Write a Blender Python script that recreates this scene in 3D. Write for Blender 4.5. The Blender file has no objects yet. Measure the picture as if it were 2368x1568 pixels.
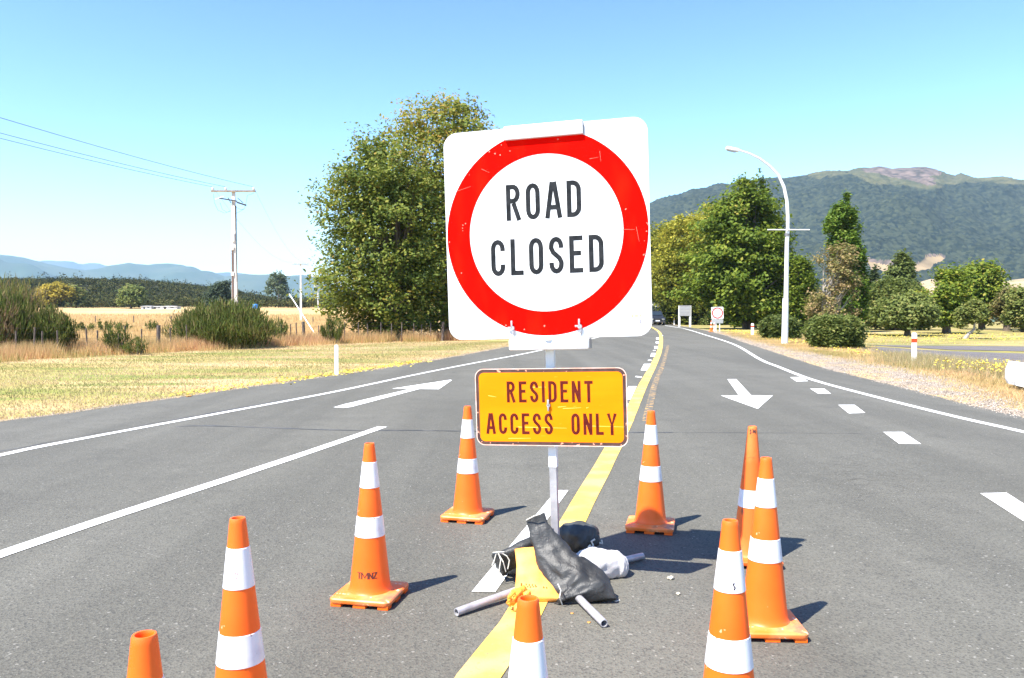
import bpy, bmesh, math, random
import numpy as np
from mathutils import Vector, Matrix, noise
R = math.radians
rng = np.random.default_rng(7); random.seed(7)
C = bpy.context.scene.collection
scn = bpy.context.scene

# ---------------------------------------------------------------- camera, sky, sun, exposure
CAM_H, PITCH = 1.66, math.atan(64/1875)
cam = bpy.data.cameras.new('camera'); cam.lens = 28.5; cam.sensor_width = 36
cam.clip_start = 0.05; cam.clip_end = 40000
co = bpy.data.objects.new('camera', cam); C.objects.link(co)
co.location = (0, 0, CAM_H); co.rotation_euler = (R(90)-PITCH, 0, 0); scn.camera = co
SUN_EL, SUN_AZ = R(56.5), math.atan2(-.455, -.388)          # direction the sun stands in, from +Y towards +X
sl = bpy.data.lights.new('sun', 'SUN'); sl.energy = 5; sl.angle = R(.53); sl.color = (1, .95, .87)
so = bpy.data.objects.new('sun', sl); C.objects.link(so)
sdir = Vector((math.sin(SUN_AZ)*math.cos(SUN_EL), math.cos(SUN_AZ)*math.cos(SUN_EL), math.sin(SUN_EL)))
so.rotation_euler = sdir.to_track_quat('Z', 'Y').to_euler()
w = bpy.data.worlds.new('World'); scn.world = w; w.use_nodes = True
nt = w.node_tree; nt.nodes.clear()
sky = nt.nodes.new('ShaderNodeTexSky'); sky.sky_type = 'NISHITA'; sky.sun_disc = False
sky.sun_elevation = SUN_EL; sky.sun_rotation = SUN_AZ
sky.altitude = 400; sky.air_density = 1.1; sky.dust_density = .3; sky.ozone_density = 2.6
bg = nt.nodes.new('ShaderNodeBackground'); bg.inputs[1].default_value = .05
ow = nt.nodes.new('ShaderNodeOutputWorld')
gm = nt.nodes.new('ShaderNodeGamma'); gm.inputs[1].default_value = 1.55; nt.links.new(sky.outputs[0], gm.inputs[0]); nt.links.new(gm.outputs[0], bg.inputs[0]); nt.links.new(bg.outputs[0], ow.inputs[0])
scn.view_settings.view_transform = 'Standard'; scn.view_settings.look = 'None'
scn.view_settings.exposure = 1.45; scn.view_settings.gamma = 1

def PY(x, y, Y):                                            # world point at depth Y seen at (x, y) of a 2368-wide picture
    u = (x-1184)/1875; v = -(y-784)/1875; c, s = math.cos(PITCH), math.sin(PITCH)
    r = (u, c+v*s, -s+v*c); t = Y/r[1]
    return Vector((r[0]*t, Y, CAM_H+r[2]*t))

# ---------------------------------------------------------------- materials
def mat(name, col, rough=.6, col2=None, scale=5, lo=.35, hi=.65, bump=0, bscale=None, metal=0, spec=.5, detail=6, stretch=(1,1,1), dist=.01, layers=()):
    m = bpy.data.materials.new(name); m.use_nodes = True
    n = m.node_tree.nodes; L = m.node_tree.links; b = n['Principled BSDF']
    b.inputs['Base Color'].default_value = (*col, 1); b.inputs['Roughness'].default_value = rough
    b.inputs['Metallic'].default_value = metal; b.inputs['Specular IOR Level'].default_value = spec
    tc = n.new('ShaderNodeTexCoord'); mp = n.new('ShaderNodeMapping'); mp.inputs['Scale'].default_value = stretch
    L.new(tc.outputs['Object'], mp.inputs[0])
    cur = None
    def ramp(src, lo, hi):
        r = n.new('ShaderNodeMapRange'); r.inputs[1].default_value = lo; r.inputs[2].default_value = hi
        L.new(src, r.inputs[0]); return r.outputs[0]
    if col2:
        layers = ((col2, scale, lo, hi, detail),)+tuple(layers)
    for (c2, sc, l, h, d) in layers:
        t = n.new('ShaderNodeTexNoise'); t.inputs['Scale'].default_value = sc; t.inputs['Detail'].default_value = d
        L.new(mp.outputs[0], t.inputs[0])
        mx = n.new('ShaderNodeMix'); mx.data_type = 'RGBA'
        L.new(ramp(t.outputs[0], l, h), mx.inputs[0])
        if cur is None: mx.inputs[6].default_value = (*col, 1)
        else: L.new(cur, mx.inputs[6])
        mx.inputs[7].default_value = (*c2, 1); cur = mx.outputs[2]
    if cur is not None: L.new(cur, b.inputs['Base Color'])
    if bump:
        t = n.new('ShaderNodeTexNoise'); t.inputs['Scale'].default_value = bscale or scale; t.inputs['Detail'].default_value = 5
        L.new(mp.outputs[0], t.inputs[0])
        bp = n.new('ShaderNodeBump'); bp.inputs['Strength'].default_value = bump; bp.inputs['Distance'].default_value = dist
        L.new(t.outputs[0], bp.inputs['Height']); L.new(bp.outputs[0], b.inputs['Normal'])
    return m

def leafmat(name, cols, trans=.45, rough=.6, attr='tint', spec=.2):
    """colour comes from a per-leaf attribute (0..1) running over cols; some light passes through the leaf"""
    m = bpy.data.materials.new(name); m.use_nodes = True
    n = m.node_tree.nodes; L = m.node_tree.links; n.clear()
    a = n.new('ShaderNodeAttribute'); a.attribute_name = attr
    r = n.new('ShaderNodeValToRGB'); L.new(a.outputs['Fac'], r.inputs[0])
    e = r.color_ramp.elements
    e[0].color = (*cols[0], 1); e[1].color = (*cols[-1], 1)
    for i, c in enumerate(cols[1:-1]): e.new((i+1)/(len(cols)-1)).color = (*c, 1)
    b = n.new('ShaderNodeBsdfPrincipled'); b.inputs['Roughness'].default_value = rough
    b.inputs['Specular IOR Level'].default_value = spec
    L.new(r.outputs[0], b.inputs['Base Color'])
    o = n.new('ShaderNodeOutputMaterial')
    if trans:
        t = n.new('ShaderNodeBsdfTranslucent'); L.new(r.outputs[0], t.inputs[0])
        mx = n.new('ShaderNodeMixShader'); mx.inputs[0].default_value = trans
        L.new(b.outputs[0], mx.inputs[1]); L.new(t.outputs[0], mx.inputs[2]); L.new(mx.outputs[0], o.inputs[0])
    else: L.new(b.outputs[0], o.inputs[0])
    return m

# ---------------------------------------------------------------- object helpers
def tag(o, label=None, cat=None, group=None, kind=None):
    if label: o['label'] = label
    if cat: o['category'] = cat
    if group: o['group'] = group
    if kind: o['kind'] = kind
    return o
def empty(name, loc, label, cat, group=None, rz=0):
    o = bpy.data.objects.new(name, None); C.objects.link(o); o.location = loc; o.rotation_euler = (0, 0, rz)
    return tag(o, label, cat, group)
def link(name, me, m, parent=None, smooth=False):
    o = bpy.data.objects.new(name, me); C.objects.link(o)
    if m: me.materials.append(m)
    if parent is not None: o.parent = parent
    if smooth: me.polygons.foreach_set('use_smooth', [True]*len(me.polygons))
    return o
def from_arrays(name, V, Fq, m, parent=None, tint=None, smooth=False):
    """V (n,3); Fq (k,3|4) int; tint (k,) per-face attribute"""
    V = np.asarray(V, dtype=np.float32); Fq = np.asarray(Fq, dtype=np.int32); k, s = Fq.shape
    me = bpy.data.meshes.new(name); me.vertices.add(len(V)); me.vertices.foreach_set('co', V.ravel())
    me.loops.add(k*s); me.loops.foreach_set('vertex_index', Fq.ravel())
    me.polygons.add(k); me.polygons.foreach_set('loop_start', np.arange(0, k*s, s, dtype=np.int32))
    me.update(calc_edges=True)
    if tint is not None:
        at = me.attributes.new('tint', 'FLOAT', 'FACE'); at.data.foreach_set('value', np.clip(tint, 0, 1).astype(np.float32))
    return link(name, me, m, parent, smooth)
class MB:
    """collects primitives into one bmesh"""
    def __init__(s): s.b = bmesh.new()
    def box(s, c, d, rot=None, bev=0):
        M = Matrix.Translation(c) @ (rot.to_4x4() if rot else Matrix.Identity(4)) @ Matrix.Diagonal((*d, 1))
        r = bmesh.ops.create_cube(s.b, size=1, matrix=M)
        if bev:
            es = list({e for v in r['verts'] for e in v.link_edges})
            bmesh.ops.bevel(s.b, geom=es, offset=bev, segments=2, affect='EDGES', profile=.5)
        return s
    def tube(s, pts, rad, n=10, cap=True):
        pts = [Vector(p) for p in pts]; rad = rad if hasattr(rad, '__len__') else [rad]*len(pts)
        rings = []; ref = None
        for i, p in enumerate(pts):
            t = (pts[min(i+1, len(pts)-1)]-pts[max(i-1, 0)]).normalized()
            if ref is None: ref = t.orthogonal().normalized()
            u = (ref-t*ref.dot(t)).normalized(); ref = u; v = t.cross(u)
            rings.append([s.b.verts.new(p+(u*math.cos(a)+v*math.sin(a))*rad[i]) for a in [2*math.pi*k/n for k in range(n)]])
        for a, b in zip(rings, rings[1:]):
            for k in range(n): s.b.faces.new((a[k], a[(k+1) % n], b[(k+1) % n], b[k]))
        if cap: s.b.faces.new(rings[0][::-1]); s.b.faces.new(rings[-1])
        return s
    def lathe(s, prof, n=32, c=(0,0,0), close=False):
        rings = []
        for r_, z in prof:
            rings.append([s.b.verts.new((c[0]+r_*math.cos(2*math.pi*k/n), c[1]+r_*math.sin(2*math.pi*k/n), c[2]+z)) for k in range(n)])
        for a, b in zip(rings, rings[1:]):
            for k in range(n): s.b.faces.new((a[k], a[(k+1) % n], b[(k+1) % n], b[k]))
        return s
    def prism(s, poly, y0, y1):                              # polygon in x,z extruded along y
        a = [s.b.verts.new((x, y0, z)) for x, z in poly]; b = [s.b.verts.new((x, y1, z)) for x, z in poly]
        s.b.faces.new(a); s.b.faces.new(b[::-1]); n = len(poly)
        for k in range(n): s.b.faces.new((a[(k+1) % n], a[k], b[k], b[(k+1) % n]))
        return s
    def sheet(s, poly, z):
        s.b.faces.new([s.b.verts.new((x, y, z)) for x, y in poly]); return s
    def build(s, name, m, parent=None, smooth=False, loc=None, rot=None):
        bmesh.ops.recalc_face_normals(s.b, faces=s.b.faces)
        me = bpy.data.meshes.new(name); s.b.to_mesh(me); s.b.free()
        o = link(name, me, m, parent)
        if smooth:
            for p in me.polygons: p.use_smooth = True
            try: me.set_sharp_from_angle(angle=R(38))
            except Exception: pass
        if loc is not None: o.location = loc
        if rot is not None: o.rotation_euler = rot
        return o
def rrect(w, h, r, n=6):
    out = []
    for cx, cz, a0 in ((w/2-r, h/2-r, 0), (-w/2+r, h/2-r, 90), (-w/2+r, -h/2+r, 180), (w/2-r, -h/2+r, 270)):
        for k in range(n+1):
            a = R(a0+90*k/n); out.append((cx+r*math.cos(a), cz+r*math.sin(a)))
    return out
def interp(poly, y):                                          # x of a polyline given by (x,y) with y rising
    xs = [p[0] for p in poly]; ys = [p[1] for p in poly]
    return np.interp(y, ys, xs)
def smooth_line(pts, step=.6):
    """Catmull-Rom resampling of a 2-D polyline"""
    P = [Vector((p[0], p[1])) for p in pts]; out = []
    for i in range(len(P)-1):
        a, b, c, d = P[max(i-1, 0)], P[i], P[i+1], P[min(i+2, len(P)-1)]
        n = max(1, int((c-b).length/step))
        for k in range(n):
            t = k/n
            q = .5*((2*b)+(c-a)*t+(2*a-5*b+4*c-d)*t*t+(3*b-a-3*c+d)*t**3); out.append((q.x, q.y))
    out.append((P[-1].x, P[-1].y)); return out
def ribbon(b, pts, wid, z, jit=0):
    pts = [Vector(p) for p in pts]; vs = []
    for i, p in enumerate(pts):
        t = (pts[min(i+1, len(pts)-1)]-pts[max(i-1, 0)]).normalized(); nrm = Vector((-t.y, t.x))
        wd = wid if not hasattr(wid, '__call__') else wid(i/(len(pts)-1))
        a = p+nrm*(wd/2+random.uniform(-jit, jit)); c = p-nrm*(wd/2+random.uniform(-jit, jit))
        vs.append((b.verts.new((a.x, a.y, z)), b.verts.new((c.x, c.y, z))))
    for (a, c), (d, e) in zip(vs, vs[1:]): b.faces.new((a, c, e, d))
def ss(a, b, x):
    t = np.clip((np.asarray(x, float)-a)/(b-a), 0, 1); return t*t*(3-2*t)

# ---------------------------------------------------------------- ground, road, verges
def gz(x, y):
    """terrain height"""
    x = np.asarray(x, float); y = np.asarray(y, float)
    left = 3.7*ss(110, 330, y)*ss(25, -12, x)
    near = -.05*np.ones_like(left)
    und = .12*np.sin(x*.11+1.3)*np.sin(y*.07)*ss(40, 90, np.hypot(x+0, y))*ss(8, -12, x)
    return near+left+und
xs = np.unique(np.concatenate([-np.geomspace(2, 12500, 90), np.geomspace(2, 12500, 90), np.linspace(-60, 60, 121)]))
ys = np.unique(np.concatenate([np.linspace(-30, 130, 130), np.geomspace(130, 12500, 70), [-300, -80]]))
X, Y = np.meshgrid(xs, ys); Z = gz(X, Y)
nx, ny = len(xs), len(ys); idx = np.arange(nx*ny).reshape(ny, nx)
GV = np.stack([X.ravel(), Y.ravel(), Z.ravel()], 1)
GF = np.stack([idx[:-1, :-1].ravel(), idx[:-1, 1:].ravel(), idx[1:, 1:].ravel(), idx[1:, :-1].ravel()], 1)
m_field = mat('dry_pasture', (.52, .37, .18), .95, (.42, .28, .125), .05, .42, .6, .6, 9, spec=.1, dist=.05,
              layers=(((.22, .20, .07), .022, .58, .68, 5), ((.5, .35, .17), .6, .5, .75, 8)), stretch=(.45, 1, 1))
tag(from_arrays('ground', GV, GF, m_field, smooth=True), kind='structure')

ROAD_L = [(-9.6, -8), (-9.0, 4), (-8.2, 9), (-7.7, 12.1), (-7.27, 13.1), (-6.76, 14.7), (-6.2, 16.26), (-5.41, 18.6), (-4.72, 20.4), (-4.43, 21.15), (-3.89, 23.1), (-3.34, 24.6), (-2.0, 30.0), (-.08, 38.4), (3.2, 52), (8.6, 74), (14.6, 100), (24, 140), (34, 180)]
ROAD_R = [(9.6, -8), (8.2, 4), (7.9, 9), (7.97, 12.5), (8.15, 14.7), (8.55, 18.1), (9.05, 23.2), (10.35, 31.1), (12.7, 45), (14.6, 55), (16.2, 65.7), (17.8, 78), (19.4, 95), (20.6, 110), (28, 140), (38, 180)]
m_asph = bpy.data.materials.new('asphalt'); m_asph.use_nodes = True
def build_asphalt(m, base, base2, speck, k=1.0):
    n = m.node_tree.nodes; L = m.node_tree.links; b = n['Principled BSDF']
    tc = n.new('ShaderNodeTexCoord').outputs['Object']
    def noi(sc, det=3, rough=.6):
        t = n.new('ShaderNodeTexNoise'); t.inputs['Scale'].default_value = sc; t.inputs['Detail'].default_value = det
        t.inputs['Roughness'].default_value = rough; L.new(tc, t.inputs[0]); return t.outputs[0]
    def mr(s, a, c, d=0, e=1):
        r = n.new('ShaderNodeMapRange'); L.new(s, r.inputs[0])
        for i, v in enumerate((a, c, d, e)): r.inputs[i+1].default_value = v
        return r.outputs[0]
    def mix(f, a, c, mode='MIX'):
        x = n.new('ShaderNodeMix'); x.data_type = 'RGBA'; x.blend_type = mode
        if isinstance(f, float): x.inputs[0].default_value = f
        else: L.new(f, x.inputs[0])
        for i, v in ((6, a), (7, c)):
            if isinstance(v, tuple): x.inputs[i].default_value = (*v, 1)
            else: L.new(v, x.inputs[i])
        return x.outputs[2]
    c = mix(mr(noi(.22, 6, .7), .35, .65), base, base2)
    c = mix(mr(noi(.9, 8, .75), .50, .66, 0, .5), c, tuple(v*.55 for v in base))
    c = mix(mr(noi(.5, 7, .7), .3, .42, .35, 0), c, tuple(v*1.5 for v in base))                        # broad patches
    mp = n.new('ShaderNodeMapping'); mp.inputs['Scale'].default_value = (1.1, .06, 1); L.new(tc, mp.inputs[0])
    st = n.new('ShaderNodeTexNoise'); st.inputs['Scale'].default_value = 1; st.inputs['Detail'].default_value = 4; L.new(mp.outputs[0], st.inputs[0])
    c = mix(mr(st.outputs[0], .42, .62, 0, .6), c, tuple(v*.66 for v in base))   # faint wheel tracks along the lanes
    v1 = n.new('ShaderNodeTexVoronoi'); v1.inputs['Scale'].default_value = 95*k; L.new(tc, v1.inputs[0])
    hs = n.new('ShaderNodeSeparateColor'); L.new(v1.outputs['Color'], hs.inputs[0])
    c = mix(mr(hs.outputs[0], 0, 1, .0, .45), c, tuple(v*1.6 for v in base))       # stone chips of differing grey
    c = mix(mr(hs.outputs[1], .55, 1, 0, .5), c, (.02, .02, .021))
    v2 = n.new('ShaderNodeTexVoronoi'); v2.inputs['Scale'].default_value = 85*k; L.new(tc, v2.inputs[0])
    h2 = n.new('ShaderNodeSeparateColor'); L.new(v2.outputs['Color'], h2.inputs[0])
    c = mix(mr(h2.outputs[0], .990, .995, 0, .38), c, speck)
    L.new(c, b.inputs['Base Color']); b.inputs['Roughness'].default_value = .82; b.inputs['Specular IOR Level'].default_value = .35
    bp = n.new('ShaderNodeBump'); bp.inputs['Strength'].default_value = .45; bp.inputs['Distance'].default_value = .006
    L.new(v1.outputs['Distance'], bp.inputs['Height']); L.new(bp.outputs[0], b.inputs['Normal'])
build_asphalt(m_asph, (.098, .093, .075), (.128, .122, .101), (.38, .36, .32))
yy = np.concatenate([np.arange(-8, 40, .25), np.arange(40, 180, 1.0)])
Lx = interp(ROAD_L, yy); Rx = interp(ROAD_R, yy)
jl = np.array([.15*noise.noise((0, y*1.1, 3))+.12*noise.noise((0, y*5, 8)) for y in yy]); jr = np.array([.10*noise.noise((4, y*1.5, 3))+.05*noise.noise((4, y*6, 8)) for y in yy])
N = 13
def strip_mesh(name, Lx, Rx, yy, z, m, N=13):
    V = []; Fc = []
    for i, y in enumerate(yy):
        for k in range(N): V.append((Lx[i]+(Rx[i]-Lx[i])*k/(N-1), y, z))
    for i in range(len(yy)-1):
        for k in range(N-1): a = i*N+k; Fc.append((a, a+1, a+N+1, a+N))
    return from_arrays(name, V, Fc, m)
road = tag(strip_mesh('road', Lx+jl, Rx+jr, yy, 0, m_asph), kind='structure')
# gravel shoulders
m_gravel = mat('roadside_gravel', (.33, .27, .205), .95, (.24, .19, .14), 3, .35, .6, .8, 60, layers=(((.48, .42, .35), 45, .58, .66, 2), ((.10, .09, .08), 30, .62, .7, 2), ((.42, .30, .14), .8, .46, .58, 6)), dist=.02)
GR = [(10.4, -8), (9.2, 8), (9.1, 13.3), (9.8, 16), (10.9, 19.5), (11.7, 23.7), (12.0, 28), (12.3, 33), (14.0, 46), (15.8, 58), (17.7, 75), (19.9, 97), (21.5, 110), (29, 140), (39, 180)]
tag(strip_mesh('gravel_shoulder', Rx+jr-.25, interp(GR, yy)+np.array([.35*noise.noise((9, y*.6, 3)) for y in yy]), yy, -.012, m_gravel, 3), kind='structure')
tag(strip_mesh('gravel_edge', Lx+jl-.28+np.array([.15*noise.noise((7, y*1.3, 3)) for y in yy]), Lx+jl+.25, yy, -.014, m_gravel, 3), kind='structure')
# verges of mown grass
m_verge = mat('mown_verge', (.40, .29, .12), .95, (.235, .25, .065), .45, .42, .58, .7, 30, spec=.1, dist=.03,
              layers=(((.52, .38, .20), .28, .50, .60, 6), ((.16, .22, .045), .5, .56, .66, 7), ((.34, .25, .10), 8, .5, .7, 6)), stretch=(.3, 1.3, 1))
FENCE = [(-24, 12), (-19.5, 24), (-17.9, 28.3), (-16.7, 31.7), (-12.1, 38.9), (-10.2, 42.6), (-4.6, 46.5), (-.5, 50), (6, 64), (14, 92), (22, 130)]
yv = np.concatenate([np.arange(-8, 60, .5), np.arange(60, 130, 2.0)])
VL = np.array([interp(FENCE, y+3) for y in yv])-.3
tag(strip_mesh('grass_verge', VL, interp(ROAD_L, yv)-.02, yv, -.03, m_verge, 5), kind='structure')
m_park = mat('park_grass', (.31, .245, .105), .95, (.19, .185, .055), .25, .42, .6, .7, 20, spec=.1, dist=.03,
             layers=(((.40, .34, .08), 1.6, .58, .66, 8), ((.40, .30, .16), .16, .55, .68, 6)), stretch=(.5, 1.4, 1))
pkx = np.linspace(0, 1, 9)
yp = np.concatenate([np.arange(-8, 60, .6), np.arange(60, 240, 4.0)])
tag(strip_mesh('park_lawn', interp(GR, yp)-.5, np.full_like(yp, 190.), yp, -.035, m_park, 5), kind='structure')
# park road on the right
m_asph2 = bpy.data.materials.new('old_asphalt'); m_asph2.use_nodes = True
build_asphalt(m_asph2, (.125, .11, .105), (.15, .135, .125), (.3, .28, .25), .6)
b = MB()
b.sheet([(17.6, 40.6), (19.2, 35.4), (25.5, 32.2), (45, 29), (60, 27), (60, 33), (30, 36.2), (24, 38.9), (20, 39.8)], -.018)
b.sheet([(15.4, 36.8), (15.0, 33), (14.6, 27.5), (15.3, 24.0), (18.0, 22.1), (24, 20.2), (60, 12), (60, 25.5), (30, 28.9), (21.0, 31.6), (18.2, 34.6), (17.3, 38.4)], -.02)
tag(b.build('park_road', m_asph2), kind='structure')
m_kerb = mat('kerb_concrete', (.42, .38, .32), .9, (.28, .25, .2), 3)
b = MB(); ribbon(b.b, smooth_line([(17.8, 40.9), (20, 40.15), (24, 39.3), (30, 36.6), (42, 34.8), (60, 33.6)]), .22, .03, .02); k1 = b.build('kerb', m_kerb); tag(k1, kind='structure')
b = MB(); ribbon(b.b, smooth_line([(20.5, 31.9), (26, 30.0), (34, 28.5), (60, 25.7)]), .15, .02, .02); tag(b.build('kerb', m_kerb), kind='structure')

# road paint, parts of the road
m_paint = mat('white_road_paint', (.74, .74, .71), .65, (.52, .50, .46), 9, .5, .75, .3, 110, layers=(((.16, .15, .13), 34, .60, .68, 9),), dist=.004)
m_yel = mat('yellow_road_paint', (.78, .50, .075), .65, (.66, .44, .14), 2.5, .45, .6, .3, 110, layers=(((.2, .17, .09), 34, .60, .68, 9),), dist=.004)
m_tar = mat('tar', (.035, .035, .035), .6, (.09, .085, .08), 3, .45, .6)
def mark(name, poly, m=None, z=.005):
    b = MB(); b.sheet(poly, z); o = b.build(name, m or m_paint, road); return o
def line(name, pts, wid, m=None, z=.005, jit=.003, step=.4):
    b = MB(); ribbon(b.b, smooth_line(pts, step), wid, z, jit); return b.build(name, m or m_paint, road)
line('edge_line', [(-7.2, 2), (-6.45, 6.2), (-5.9, 9.3), (-5.6, 10.5), (-3.87, 15.95), (-3.15, 18.7), (-2.5, 21.3), (-1.32, 25.6), (.95, 33.45), (4.6, 48), (9.8, 72), (15.8, 100), (25, 140)], .135)
line('lane_line', [(-4.5, .5), (-3.95, 3.5), (-3.49, 5.48), (-3.16, 6.75), (-2.665, 8.5), (-2.16, 10.4), (-1.86, 11.6)], .15)
mark('lane_arrow', [(-3.084, 13.95), (-2.884, 13.86), (-2.783, 14.0), (-1.974, 17.25), (-1.556, 17.2), (-1.446, 19.5), (-1.49, 19.6), (-2.577, 17.32), (-2.17, 17.28), (-2.986, 14.45)])
mark('lane_arrow', [(5.26, 19.757), (5.479, 19.757), (4.721, 15.95), (5.137, 15.917), (4.176, 13.727), (4.109, 15.917), (4.47, 15.93)])
YC = [(-.40, 2.2), (-.155, 3.62), (.03, 4.25), (.51, 6.50), (1.10, 9.2), (1.75, 12.3), (2.99, 18.4), (4.1, 23.7), (5.23, 29.2), (6.5, 35.6), (8.34, 45.3), (10.07, 54.8), (11.75, 64.7), (13.05, 73.4), (14.3, 82.5), (17.3, 104), (24, 134)]
line('centre_line', YC, .2, m_yel)
for p in ([(4.158, 25.5), (4.384, 25.54), (3.789, 22.72), (3.611, 22.72)], [(5.54, 32.2), (5.716, 32.22), (5.212, 29.62), (5.058, 29.62)], [(6.76, 38.5), (6.94, 38.5), (6.469, 36.0), (6.307, 35.9)],
          [(7.87, 44.4), (8.04, 44.4), (7.59, 41.87), (7.435, 41.87)], [(9.09, 51.1), (9.26, 51.1), (8.66, 47.8), (8.50, 47.8)], [(10.6, 58.5), (10.8, 58.5), (10.2, 54.6), (10.0, 54.6)], [(12.0, 67.2), (12.2, 67.2), (11.5, 62.4), (11.3, 62.4)],
          [(2.58, 17.9), (2.76, 17.9), (2.23, 15.2), (2.06, 15.2)], [(1.95, 14.55), (2.09, 14.5), (1.5, 11.4), (1.34, 11.4)], [(.412, 7.46), (.523, 7.46), (-.099, 4.735), (-.239, 4.735)],
          [(4.654, 27.7), (4.776, 27.7), (4.679, 27.15), (4.556, 27.15)], [(6.02, 34.6), (6.14, 34.6), (6.03, 34.03), (5.92, 34.03)], [(3.178, 20.76), (3.301, 20.5), (3.222, 20.15), (3.108, 20.44)]):
    mark('lane_dash', p, z=.0045)
line('edge_line', [(7.6, 4), (7.15, 8), (7.04, 11.1), (6.985, 12.96), (7.07, 16.1), (7.30, 19.76), (8.0, 24.4), (8.6, 28.1), (11.2, 41), (13.6, 57), (16.48, 77.7), (19.2, 104), (27, 139)], .15)
for p in ([(7.0, 20.36), (7.3, 20.4), (7.03, 19.2), (6.72, 19.11)], [(6.397, 17.355), (6.699, 17.355), (6.425, 16.28), (6.164, 16.28)], [(5.78, 14.318), (6.072, 14.318), (5.767, 13.183), (5.469, 13.114)],
          [(5.1, 11.085), (5.372, 11.085), (5.111, 10.075), (4.845, 10.095)], [(4.265, 7.333), (4.518, 7.355), (4.25, 6.3), (4.041, 6.351)]):
    mark('lane_dash', p, z=.0045)
m_fade = mat('faded_orange_paint', (.10, .093, .075), .85, (.50, .29, .09), 9, .50, .60, layers=(((.10, .093, .075), 30, .5, .6, 6),))
line('faded_line', [(1.98+.05, 12.2), (3.25, 18.4), (4.38, 23.7), (5.52, 29.2), (6.82, 35.6), (7.6, 39.5)], .13, m_fade, z=.0035)
b = MB(); ribbon(b.b, smooth_line([(-4.83, 11.6), (-4.41, 11.7), (-2.76, 11.34), (-2.1, 11.25), (-1.43, 11.25), (-.69, 11.18), (.7, 11.07), (2.2, 11.05)], .12), lambda t: .035+.03*abs(math.sin(t*23)), .0025, .012); b.build('tar_seam', m_tar, road)
b = MB(); ribbon(b.b, smooth_line([(2.2, 11.05), (3.0, 11.03), (4.1, 11.0), (5.4, 10.93)], .12), .012, .0025, .006); b.build('tar_seam', m_tar, road)
b = MB(); ribbon(b.b, smooth_line([(-7.2, 7.3), (-6.5, 8.9), (-6.0, 9.75), (-5.75, 10.75), (-4.6, 14.1), (-4.1, 15.6)], .2), lambda t: .03+.02*math.sin(t*9), .002, .015); b.build('tar_seam', m_tar, road)
# fine pale crazing in the right lane
m_craze = mat('pale_cracks', (.155, .148, .128), .9, (.09, .085, .07), 7, .42, .58)
b = MB()
for i in range(70):
    x, y = random.gauss(3.55, .38), random.gauss(8.15, .6); pts = [(x, y)]; a = random.choice((0, 0, R(70), R(30), math.pi))
    for k in range(random.randint(2, 7)):
        a += random.gauss(0, .45); x += .09*math.cos(a); y += .09*math.sin(a); pts.append((x, y))
    ribbon(b.b, pts, .0045, .0015+i*1e-5)
b.build('crack', m_craze, road)

# ---------------------------------------------------------------- traffic cones
m_or = mat('orange_cone_plastic', (.98, .120, .002), .45, (.98, .15, .006), 3, .4, .7, .08, 40, layers=(((.50, .12, .03), 9, .66, .80, 7), ((.90, .36, .18), 26, .70, .73, 6)), dist=.003)
m_orb = mat('orange_cone_base', (.97, .18, .02), .5, (.95, .36, .14), 5, .45, .75, .15, 40, layers=(((.35, .15, .08), 9, .56, .70, 7), ((.85, .55, .35), 30, .64, .68, 5)), dist=.003)
m_old = mat('weathered_cone_plastic', (.88, .12, .008), .6, (.84, .20, .04), 5, .45, .6, .15, 30, layers=(((.25, .07, .03), 11, .60, .68, 7),), dist=.004, stretch=(1, 1, .5))
m_ref = mat('reflective_sleeve', (.78, .77, .79), .3, (.66, .63, .68), 14, .5, .75, .05, 60, layers=(((.35, .12, .07), 24, .70, .74, 5),), dist=.002)
m_txt = mat('dark_print', (.10, .02, .01), .6)
def cone_r(z): return .1195+(.0285-.1195)*((z-.045)/(.9-.045))
LETTERS = {}
def arc(cx, cy, rx, ry, a0, a1, n=8): return [(cx+rx*math.cos(R(a0+(a1-a0)*k/n)), cy+ry*math.sin(R(a0+(a1-a0)*k/n))) for k in range(n+1)]
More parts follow.
